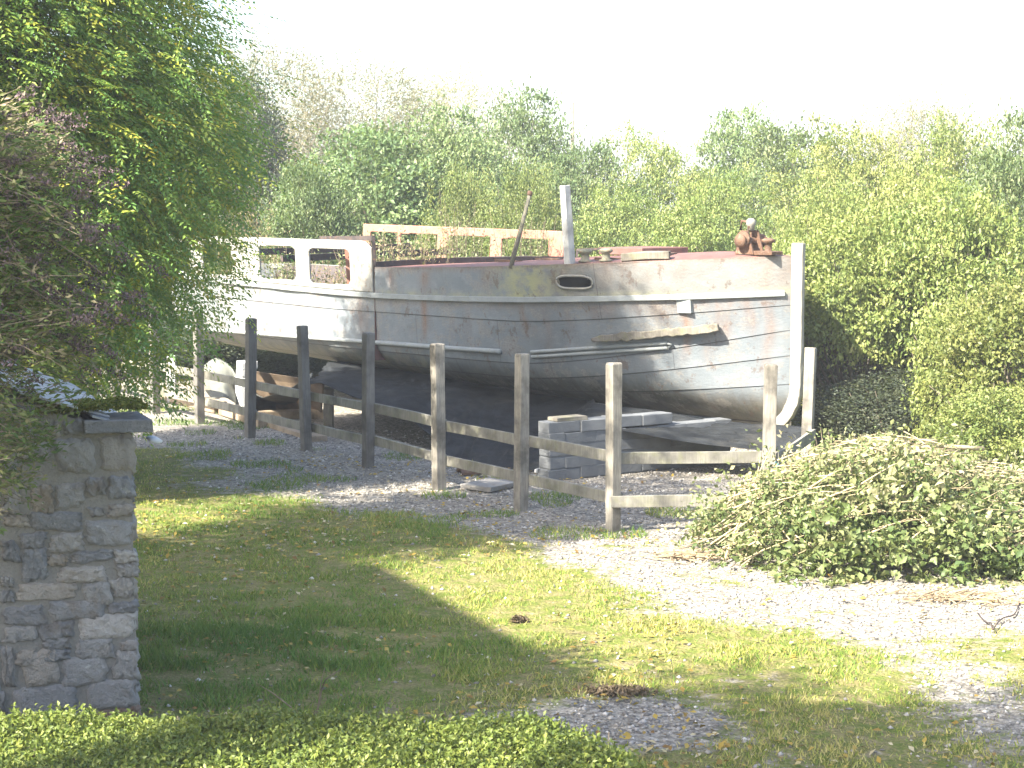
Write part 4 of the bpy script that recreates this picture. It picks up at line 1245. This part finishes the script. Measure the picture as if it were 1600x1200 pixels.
# long black sheet draped below the hull
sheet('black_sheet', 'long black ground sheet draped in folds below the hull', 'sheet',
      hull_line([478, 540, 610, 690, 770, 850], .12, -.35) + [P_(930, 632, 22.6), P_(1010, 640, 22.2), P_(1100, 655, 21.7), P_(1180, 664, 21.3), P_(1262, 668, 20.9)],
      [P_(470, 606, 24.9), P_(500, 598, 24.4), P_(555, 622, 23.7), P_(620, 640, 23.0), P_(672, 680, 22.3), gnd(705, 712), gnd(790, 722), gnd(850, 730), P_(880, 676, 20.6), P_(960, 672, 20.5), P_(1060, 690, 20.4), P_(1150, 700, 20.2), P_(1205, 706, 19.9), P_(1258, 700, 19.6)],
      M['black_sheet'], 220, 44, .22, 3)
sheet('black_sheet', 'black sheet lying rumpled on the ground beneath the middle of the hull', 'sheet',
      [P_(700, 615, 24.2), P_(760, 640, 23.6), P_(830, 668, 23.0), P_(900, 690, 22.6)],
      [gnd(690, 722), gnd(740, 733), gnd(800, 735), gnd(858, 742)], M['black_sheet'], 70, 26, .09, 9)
# grey sheet heaped under the stern
sheet('grey_sheet', 'grey canvas sheet heaped on the ground under the stern beside the white blocks', 'sheet',
      [P_(318, 572, 27.0), P_(338, 558, 27.0), P_(362, 572, 26.7), P_(375, 600, 26.3), P_(410, 622, 25.7), P_(450, 610, 25.2), P_(488, 582, 24.9)],
      [P_(322, 612, 26.4), P_(332, 624, 26.0), P_(352, 620, 25.7), gnd(392, 645), gnd(410, 648), gnd(452, 640), P_(486, 604, 24.6)], M['grey_sheet'], 80, 24, .07, 5)
# brown board leaning under the hull
bb = MB()
q = [P_(395, 580, 26.6), P_(505, 596, 25.2), gnd(500, 652), gnd(402, 640)]
q2 = [p + np.array([.02,.02,0]) for p in q]
bb.add(q+q2, [(0,1,2,3),(7,6,5,4),(0,4,5,1),(1,5,6,2),(2,6,7,3),(3,7,4,0)])
tag(bb.build('brown_board', M['brown_board']), 'large plain brown board leaning under the hull behind the fence', 'board')
# white blocks propping the stern
for k, (y0, y1, lab) in enumerate(((612,588,'bottom white concrete block of the stack under the stern'),(588,576,'middle white block of the stack under the stern'),(576,564,'top white block wedged against the stern bottom'))):
    c0 = P_(382, y0, 26.2); z0 = (0 if k == 0 else c0[2]); z1 = P_(382, y1, 26.2)[2]
    b = MB(); b.box((c0[0]+.02*k, c0[1], (z0+z1)/2), (.20+.02*k, .30, z1-z0-.006), np.array([[.9,-.43,0],[.43,.9,0],[0,0,1]]), jit=.004)
    tag(b.build('concrete_block', M['white_block'], bevel=.01), lab, 'block', 'white blocks propping the stern')
# prop posts
for (px, yt, yb, lab, m_) in ((514, 606, 668, 'short grey prop post under the hull behind the fence rails', 'old_timber'), (269, 556, 626, 'short pale post behind the fence below the leafy tree', 'white_block')):
    g = gnd(px, yb+2); zt_ = z_at(yt, g[1]); b = MB()
    b.sweep([g, [g[0], g[1], zt_/2], [g[0], g[1], zt_]], .065, .065, jit=.004); tag(b.build('prop_post', M[m_], bevel=.008), lab, 'post')
# timber baulks on the ground along the fence
for k, (pa, pb_, lab, h) in enumerate(((( 250, 622), (345, 645), 'pale baulk of timber on the ground at the far end of the fence', .16), ((352, 648), (415, 668), 'pale timber baulk lying between two fence posts in the sun', .16), ((420, 664), (500, 690), 'bare earth coloured plank lying behind the fence near its middle', .07), ((405, 655), (508, 652), 'orange brown timber lying across under the hull', .12))):
    a = gnd(*pa); b = gnd(*pb_); a[2] = b[2] = h/2
    m_ = MB(); m_.sweep([a, (a+b)/2, b], h/2, .11, side=(0,0,1), jit=.006); tag(m_.build('timber_baulk', M['fresh_timber'], bevel=.01), lab, 'timber')
# concrete block wall under the bow
def build_block_wall():
    A = gnd(858, 752); B = np.array([2.65, 21.5, 0]); d = (B-A); Lw = np.linalg.norm(d); d /= Lw; nrm = np.array([d[1], -d[0], 0])
    root = thing('block_wall', 'low wall of pale concrete blocks under the bow of the barge', 'wall', tuple(A))
    Rm = np.stack([d, -nrm, [0,0,1]], 1); mb = MB(); r = np.random.default_rng(8)
    ch = .133; bl = .44
    for c in range(5):
        x = -.0 if c % 2 == 0 else -.0
        first = True
        while x < Lw:
            l_ = (bl/2 if (c % 2 and first) else bl); l_ = min(l_, Lw-x+.001); first = False
            if c == 4 and x > Lw*.62: break
            mb.box(d*(x+l_/2) - nrm*.11 + np.array([0,0,ch*(c+.5)]) + r.normal(0,.005,3), (l_-.006, .22+.008*r.random(), ch-.007), Rm, r.random(), .002); x += l_
    mb.build('blocks', M['block'], root, bevel=.008)
    m2 = MB(); m2.box(d*Lw/2 - nrm*.11 + np.array([0,0,ch*2-.005]), (Lw-.04, .212, ch*4-.01), Rm); m2.build('mortar', M['block'], root)
    cp = MB(); cp.box(d*.33 - nrm*.11 + np.array([0,0,ch*5+.02]), (.42, .2, .038), Rm, jit=.004)
    o = cp.build('board_offcut', M['old_timber']); o.location = tuple(A); tag(o, 'short board lying on top of the pale block wall', 'board')
build_block_wall()
# rubble on the gravel by the fence
for k, (px, py, s, lab, mm) in enumerate(((742, 742, (.34,.12,.03), 'reddish broken tile leaning by the fence foot', 'rust'), (765, 762, (.55,.4,.05), 'flat grey slab lying on the gravel by the fence', 'stone'), (722, 738, (.12,.1,.08), 'small brown brick piece beside the broken tile', 'rust'), (850, 742, (.2,.1,.05), 'pale stone offcut by the corner of the block wall', 'white_block'))):
    g = gnd(px, py); b = MB(); a = k*.7+.3
    tilt = .35 if k == 0 else .03
    Rm = np.array([[math.cos(a),-math.sin(a),0],[math.sin(a),math.cos(a),0],[0,0,1]]) @ np.array([[1,0,0],[0,math.cos(tilt),-math.sin(tilt)],[0,math.sin(tilt),math.cos(tilt)]])
    b.box((0,0,s[2]/2+.01+(.03 if k == 0 else 0)), s, Rm, .6, .008); o = b.build('rubble_piece', M[mm], bevel=.008); o.location = tuple(g); tag(o, lab, 'rubble')

# ------------------------------------------------------------------ fence
def build_fence():
    root = thing('post_and_rail_fence', 'weathered grey wooden post and rail fence in front of the barge', 'fence', (FA[0], FA[1], 0))
    O = np.array([FA[0], FA[1], 0]); r = np.random.default_rng(12)
    long_px = [(958,832,568),(814,797,552),(686,764,537),(575,730,522),(479,706,508),(391,684,496),(312,662,486),(243,645,475),(181,634,466),(124,618,462),(72,606,456),(25,597,452)]
    posts = []
    for k, (px, yb, yt) in enumerate(long_px):
        x = (px-800)
        s = 1.62*k
        # uniform spacing along the run, eased to the photographed foot points
        g = on_ground(px, yb); posts.append((g, 1.6 if k else 1.62))
    front = [(on_ground(1200, 829), 1.6), (np.array([463/FPX*18.6, 18.6, 0]), 1.62)]
    def post(g, h, dirv, kk):
        g = np.array([g[0], g[1], 0]); dirv = np.append(dirv, 0)
        mb = MB(); lean = np.array([r.normal(0,.012), r.normal(0,.012), 0])
        zs = [-.1, .3, .7, 1.1, h-.015, h+.002]
        wv = .056 + .006*r.random()
        mb.sweep([g - O + lean*z + np.array([0,0,z]) for z in zs], [wv]*5+[wv*.9], [wv*.95]*5+[wv*.85], side=dirv, jit=.0025, rnd=(.15 if kk in (0,1,2) else .75) if kk < 100 else .0)  # left posts toned darker for the shade on them
        mb.build('post', M['post_shaded'] if kk in (3,4,5,6,7) else M['post_wood'], root, bevel=.006)
    for k, (g, h) in enumerate(posts): post(g, h, FD, k)
    for k, (g, h) in enumerate(front): post(g, h, np.array([1.0, 0]) if k == 0 else np.array([.37,.93]), 100+k)
    def rail(a, b, z, off, ext=.08, drop=0.0):
        a = np.array([a[0], a[1], 0]); b = np.array([b[0], b[1], 0]); d = (b-a)/np.linalg.norm(b-a)
        nn = np.array([d[1], -d[0], 0]); 
        if nn @ np.append(FN, 0) < 0: nn = -nn
        if abs(d[0]) > .9: nn = np.array([0, 1.0, 0])
        pts = [a - d*ext + nn*off + [0,0,z], a*.6+b*.4 + nn*off + [0,0,z+r.normal(0,.004)], b + d*ext + nn*off + [0,0,z+drop]]
        mb = MB(); mb.sweep([p - O for p in pts], .056, .02, side=(0,0,1), jit=.003, rnd=r.random()*.6)
        mb.build('rail', M['rail_wood'], root, bevel=.005)
    for k in range(len(posts)-1):
        for z in (.70, .31):
            rail(posts[k][0], posts[k+1][0], z + r.normal(0,.008), .082 + (.003 if k % 2 else -.003), .0 if k else .02)
    for z in (.70, .31): rail(posts[0][0], front[0][0], z, -.082 if z < .5 else .08, .03)
    rail(front[0][0], front[1][0], .70, .08, .0, .02)
build_fence()
# teal cord on the end post
tc = MB(); g = on_ground(1212, 835); tc.tube([g + np.array([.02*math.sin(k*1.9), .06+.02*math.cos(k*2.3), .68 - .02*k + .03*math.sin(k*3)]) for k in range(9)], .007, 5)
q = NT('teal_cord'); M['teal'] = q.done(q.principled((.05,.30,.29), .6))
tag(tc.build('cord', M['teal'], smooth=True), 'scrap of teal cord hanging by the end of the top rail', 'cord')

# ------------------------------------------------------------------ brush pile at the right
def build_brush():
    c = np.array([3.78, 16.0, 0])
    root = thing('brush_pile', 'heap of cut branches and leafy cuttings on the gravel at the right', 'brush pile', tuple(c))
    r = np.random.default_rng(77)
    def top(x, y):     # height of the heap at local x,y
        xs_ = np.where(np.asarray(x) < -.3, (x+.3)/1.72, (x+.3)/3.0); e = np.clip(1-xs_**2 - (y/1.5)**2, 0, 1)
        return .88*e**.6*(.8 + .4*fbm(x, y, 1.3, 31, 3))*(1 - .27*np.clip(x+.3, 0, 3))
    # cuttings (leafy sprays)
    P = []; D = []; N = []; L = []; rn = []
    for k in range(2000):
        x = r.uniform(-2.3, 2.3); y = r.uniform(-1.55, 1.5); h = float(top(x, y))
        if h < .05: continue
        z = h*(1 - .55*r.random()**2.2)
        dr = norm(np.array([r.normal(0,1), r.normal(0,.7)-.3, r.normal(.1,.45)])); ln = .2+.4*r.random(); m = int(20+24*r.random()); cr = r.random()
        tt = r.random(m)
        p = np.array([x,y,z]) + dr*(tt*ln)[:,None] + r.normal(0,.05,(m,3)); p[:,2] = np.maximum(p[:,2]-.10*tt, .015)
        P.append(p); D.append(dr*.5+r.normal(0,.7,p.shape)); N.append(r.normal(0,.6,p.shape)+[0,-.2,.7]); L.append((.030+.042*r.random(m))*(1.5 if (y < -.7 and r.random() < .6) else 1)); rn.append(np.clip(.5*cr+.4*r.random(m) + .30*(z-.35) + (.18 if y > .1 else 0), 0, 1))
    P = np.concatenate(P); D = np.concatenate(D); N = np.concatenate(N); L = np.concatenate(L); rn = np.concatenate(rn)
    # upright shoots along the back of the heap
    V, F = leaves(P, D, N, L, L*.6)
    fast_mesh('foliage', V, F, np.repeat(rn, 4), M['leaf_cut'], root)
    mb = MB()
    for k in range(620):
        x = r.uniform(-2.0, 2.4); y = r.uniform(-1.3, 1.4) if r.random() < .5 else r.uniform(-.2, 1.2); h = float(top(x, y))
        if h < .08: continue
        z = h*(.8+.3*r.random()); an = r.normal(.2, .75); ln = .4+1.0*r.random()*r.random()+.2
        d = np.array([math.cos(an)*ln, math.sin(an)*ln*.7, r.normal(.05,.2)*ln])*(1 if r.random() < .6 else -1)
        p0 = np.array([x,y,z])-d/2; p1 = p0+d
        p0[2] = max(p0[2], .02); p1[2] = max(min(p1[2], float(top(np.clip(p1[0],-2.2,2.6), np.clip(p1[1],-1.4,1.4)))+.15), .02)
        p0[2] = max(min(p0[2], float(top(np.clip(p0[0],-2.2,2.6), np.clip(p0[1],-1.4,1.4)))+.15), .02)
        mb.tube(branch_path(p0, p1, r, 5, .08, .06), np.linspace(.003+.005*r.random(), .002, 5), 4, rnd=r.random())
    # long stalks splaying out at the left end
    for k in range(15):
        b = np.array([-1.98+.3*r.random(), -.35-.5*r.random(), .01]); e = np.array([-1.75+1.4*r.random(), .1+.5*r.random(), .55+.35*r.random()])
        mb.tube(branch_path(b, e, r, 6, .05, .03), np.linspace(.010, .005, 6), 5, rnd=r.random())
    # the thick pale branch across the top
    mb.tube(branch_path((-.9,.2,.78), (.6,.5,.86), r, 7, .04, .05), np.linspace(.016,.022,7), 6, rnd=.2)
    mb.tube(branch_path((.2,-.2,.72), (2.0,.0,.32), r, 7, .05, .05), np.linspace(.014,.006,7), 6, rnd=.1)
    mb.tube(branch_path((.3,-1.25,.22), (1.5,-1.0,.40), r, 7, .04, .05), np.linspace(.016,.006,7), 6, rnd=.1)
    mb.build('branches', M['cut_stem'], root, smooth=True)
    # dead twigs swept beside it
    tw = thing('twig_heap', 'small flat heap of brown twigs at the left foot of the brush pile', 'twigs', tuple(on_ground(1085, 873)))
    mb = MB()
    for k in range(60):
        an = r.normal(0, .5); ln = .15+.4*r.random(); p = np.array([r.normal(0,.16), r.normal(0,.12), .01+.05*r.random()])
        d = np.array([math.cos(an), math.sin(an), r.normal(0,.06)])*ln/2
        mb.tube(branch_path(p-d, p+d, r, 4, .1), .004, 4, rnd=r.random())
    mb.build('twigs', M['twig'], tw)
    tw = thing('twig_heap', 'scatter of thin bare twigs on the white gravel at the right edge', 'twigs', tuple(on_ground(1500, 938)))
    mb = MB()
    for k in range(90):
        an = r.normal(.2, .6); ln = .1+.35*r.random(); p = np.array([r.normal(0,.28), r.normal(0,.12), .01+.03*r.random()])
        d = np.array([math.cos(an), math.sin(an), r.normal(0,.06)])*ln/2
        mb.tube(branch_path(p-d, p+d, r, 4, .1), .0035, 4, rnd=r.random())
    mb.build('twigs', M['twig'], tw)
build_brush()
# shoots standing behind the heap
GG = 'leafy shoots behind the brush pile'
for k, (px, yt, Y, lab) in enumerate(((1300, 684, 17.9, 'upright leafy shoots at the back of the heap beside the end post'), (1345, 690, 18.0, 'middle clump of leafy shoots against the dark hollow'), (1400, 702, 18.0, 'right clump of leafy shoots against the dark hollow'), (1290, 712, 17.2, 'low leafy tangle at the back left of the heap'))):
    x = (px-800)/FPX*Y
    weed('leafy_shoots', lab, (x, Y, 0), z_at(yt, Y)*1.12, 22, 300+k, 'leaf_cut', .16, .095, GG, 'shoots', .15)

# loop of wire on the gravel
wr = MB(); pts = []
for k in range(26):
    u = k/25; pts.append(on_ground(1528 + 62*u + 6*math.sin(u*9), 958 + 22*math.sin(u*math.pi*1.25) + 4*math.sin(u*17), .012+.02*math.sin(u*3)))
wr.tube(pts, .006, 5); tag(wr.build('wire_loop', M['dark_iron'], smooth=True), 'dark loop of wire lying on the bright gravel at the right', 'wire')
# dark turf clods
def clod(px, py, s, lab):
    r = np.random.default_rng(int(px)); g = on_ground(px, py); root = None
    n = 900; P = r.normal(0,1,(n,3))*[s, s*.45, .010] + [0,0,.008]; P[:,2] = np.abs(P[:,2])+.004
    V, F = leaves(P, r.normal(0,1,(n,3)), r.normal(0,.7,(n,3))+[0,0,1], .03+.03*r.random(n), .018, .3)
    o = fast_mesh('turf_clod', V, F, np.repeat(r.random(n)*.5, 4), M['clod']); o.location = tuple(g); tag(o, lab, 'turf')
M['clod'] = leaf_mat('clod', [(0, (.07,.054,.033)), (.5, (.14,.11,.066)), (1, (.24,.19,.10))], .05, .95, .05)
clod(965, 1083, .085, 'dark lump of turned soil at the edge of the shadow')
clod(812, 972, .022, 'small brown clod in the sunlit grass')

# ------------------------------------------------------------------ hedge in the foreground
def build_hedge():
    root = thing('clipped_hedge', 'clipped box hedge with bright small leaves along the bottom edge', 'hedge', (-1.5, 7.8, 0))
    O = np.array([-1.5, 7.8, 0]); r = np.random.default_rng(9)
    H = .60
    n = 15000
    x = r.uniform(-4.3, .62, n); y = r.uniform(6.95, 8.72, n)
    # rounded plan at the right end: its back edge slants towards the viewer
    back = 8.66 - .95*np.clip((x-.02)/.62, 0, 1)**1.5 + .05*np.sin(x*5)
    okk = y < back
    x = x[okk]; y = y[okk]; back = back[okk]; n = len(x)
    edge = np.clip((back-y)/.22, 0, 1)
    z = H*(.70+.30*np.sqrt(edge)) + .035*fbm(x, y, 3, 2) + .02*r.normal(0,1,n) - .01
    S1 = np.stack([x, y, z], 1)
    # back face
    nb = 6000; xb = r.uniform(-4.3, .62, nb); yb = 8.66 - .95*np.clip((xb-.02)/.62, 0, 1)**1.5 + .03*r.normal(0,1,nb); zb = r.uniform(.05, H*.8, nb)
    nf = 5000; xf = r.uniform(-4.3, .6, nf); zf = r.uniform(.05, H, nf)
    S = np.concatenate([S1, np.stack([xb,yb,zb],1), np.stack([xf, 6.95+.03*r.normal(0,1,nf), zf], 1)])
    per = 8; idx = np.repeat(np.arange(len(S)), per); m = len(idx)
    dirs = norm(r.normal(0,.5,(len(S),3))+[0,-.1,1])
    P = S[idx] + dirs[idx]*(r.random(m)*.07-.03)[:,None] + r.normal(0,.012,(m,3))
    D = dirs[idx]*.5 + r.normal(0,.8,(m,3)); N = r.normal(0,.6,(m,3))+[0,0,.6]
    L = .020+.014*r.random(m)
    crn = np.clip(r.random(len(S))*.6 + .4*fbm(S[:,0], S[:,1], 2.2, 14), 0, 1)
    V, F = leaves(P, D, N, L, L*.55)
    fast_mesh('foliage', V-O, F, np.repeat(np.clip(.6*crn[idx]+.4*r.random(m), 0, 1), 4), M['leaf_hedge'], root)
    mb = MB()
    for k in range(420):
        xx = r.uniform(-4.2, .45); yy = r.uniform(7.0, 8.5 - .8*max(0, xx)**1.2); b = np.array([xx, yy, 0])-O
        mb.tube(branch_path(b, b+[r.normal(0,.12), r.normal(0,.12), H-.04], r, 4, .12), np.linspace(.008,.003,4), 4, rnd=r.random())
    mb.build('stems', M['bark'], root)
build_hedge()
# bare twig standing by the hedge
def bare_twig():
    g = on_ground(492, 1132); root = thing('bare_sapling', 'bare forked twig standing behind the hedge', 'twig', tuple(g)); r = np.random.default_rng(2); mb = MB()
    T = lambda px, py, dy=0: at_depth(px, py, g[1]+dy) - g
    mb.tube([T(490,1140), T(497,1105), T(502,1080), T(508,1062), T(533,1045)], [.007,.006,.005,.004,.002], 5)
    mb.tube([T(497,1105), T(500,1075), T(503,1058), T(508,1043)], [.005,.004,.003,.002], 5)
    mb.tube([T(470,1140,.1), T(455,1105,.1), T(425,1082,.15), T(405,1070,.2)], [.006,.005,.004,.002], 5)
    mb.build('stem', M['dry_stem'], root, smooth=True)
bare_twig()

# ------------------------------------------------------------------ dry climber over the outbuilding
def build_climber():
    r = np.random.default_rng(44)
    g = np.array([-2.58, 9.15, 0])
    root = thing('dry_climber', 'tangled brownish climber with dead purple flower heads at the left edge before the outbuilding', 'climber', tuple(g))
    mb = MB(); P = []; D = []; N = []; L = []; rn = []; FP = []
    for k in range(1150):
        u = r.random()
        # arching stems that start from the mass at the left and reach right and down
        b = np.array([r.normal(-.45,.32), r.normal(.1,.3), (r.uniform(2.25, 3.5) if r.random() < .82 else r.uniform(1.62, 2.3))])
        ln = .18+.42*r.random()
        d = np.array([.75+.4*r.random(), r.normal(-.05,.35), r.normal(-.02,.33)])*ln*(1 if r.random() < .8 else -.6)
        e = b + d
        # outline: hangs over the roof corner but not past it
        pz = e[2]
        lim = np.interp(pz, [1.2, 1.5, 1.75, 2.0, 2.4, 2.8, 3.2, 3.6], [-.1, .05, .10, .16, .52, .56, .40, .15])
        if e[0] > lim: s = (lim - b[0])/max(e[0]-b[0], .01); 
        else: s = 1
        if s < .15: continue
        e = b + d*s
        pts = branch_path(b, e, r, 6, .10, .10*r.random()-.02)
        mb.tube(pts, np.linspace(.0035, .0014, 6), 3, rnd=r.random())
        m = int(20+24*r.random()); tt = r.random(m)
        q = np.stack([np.interp(tt, np.linspace(0,1,6), pts[:,c]) for c in range(3)], 1)
        P.append(q+r.normal(0,.025,q.shape)); D.append(norm(d)*.9+r.normal(0,.4,q.shape)); N.append(r.normal(0,.6,q.shape)+[0,0,.5]); L.append(.022+.034*r.random(m)); rn.append(np.clip(r.normal(.34,.28)+r.normal(0,.12,m),0,1))
        if b[2] > 2.3 and r.random() < .5:
            mm = 40; f = pts[-1] + norm(d)*np.linspace(0,.12,mm)[:,None] + r.normal(0,.012,(mm,3)); FP.append(f)
    P = np.concatenate(P); D = np.concatenate(D); N = np.concatenate(N); L = np.concatenate(L); rn = np.concatenate(rn)
    V, F = leaves(P, D, N, L, L*.36)
    fast_mesh('foliage', V, F, np.repeat(rn,4), M['leaf_climber'], root)
    FP = np.concatenate(FP); n = len(FP)
    V, F = leaves(FP, r.normal(0,1,(n,3)), r.normal(0,1,(n,3)), .018+.012*r.random(n), .012)
    fast_mesh('flower_heads', V, F, np.repeat(r.random(n),4), M['leaf_purple'], root)
    mb.tube(branch_path((-.45,-.1,0), (-.5,.1,1.5), r, 6, .05), np.linspace(.03,.02,6), 7); mb.tube(branch_path((-.6,-.1,0), (-.6,.1,2.2), r, 6, .05), np.linspace(.03,.015,6), 7)
    mb.build('stems', M['dry_stem'], root)
build_climber()

# ------------------------------------------------------------------ hazy air
def build_haze():
    mb = MB(); mb.box((0, 145, 6.5), (560, 440, 15))
    q = NT('haze'); v = q.n('ShaderNodeVolumePrincipled')
    v.inputs['Color'].default_value = (.97, .98, 1, 1); v.inputs['Density'].default_value = .0015; v.inputs['Anisotropy'].default_value = .2
    q.l(v.outputs[0], q.out.inputs['Volume'])
    tag(mb.build('haze', q.m), kind='stuff')
build_haze()
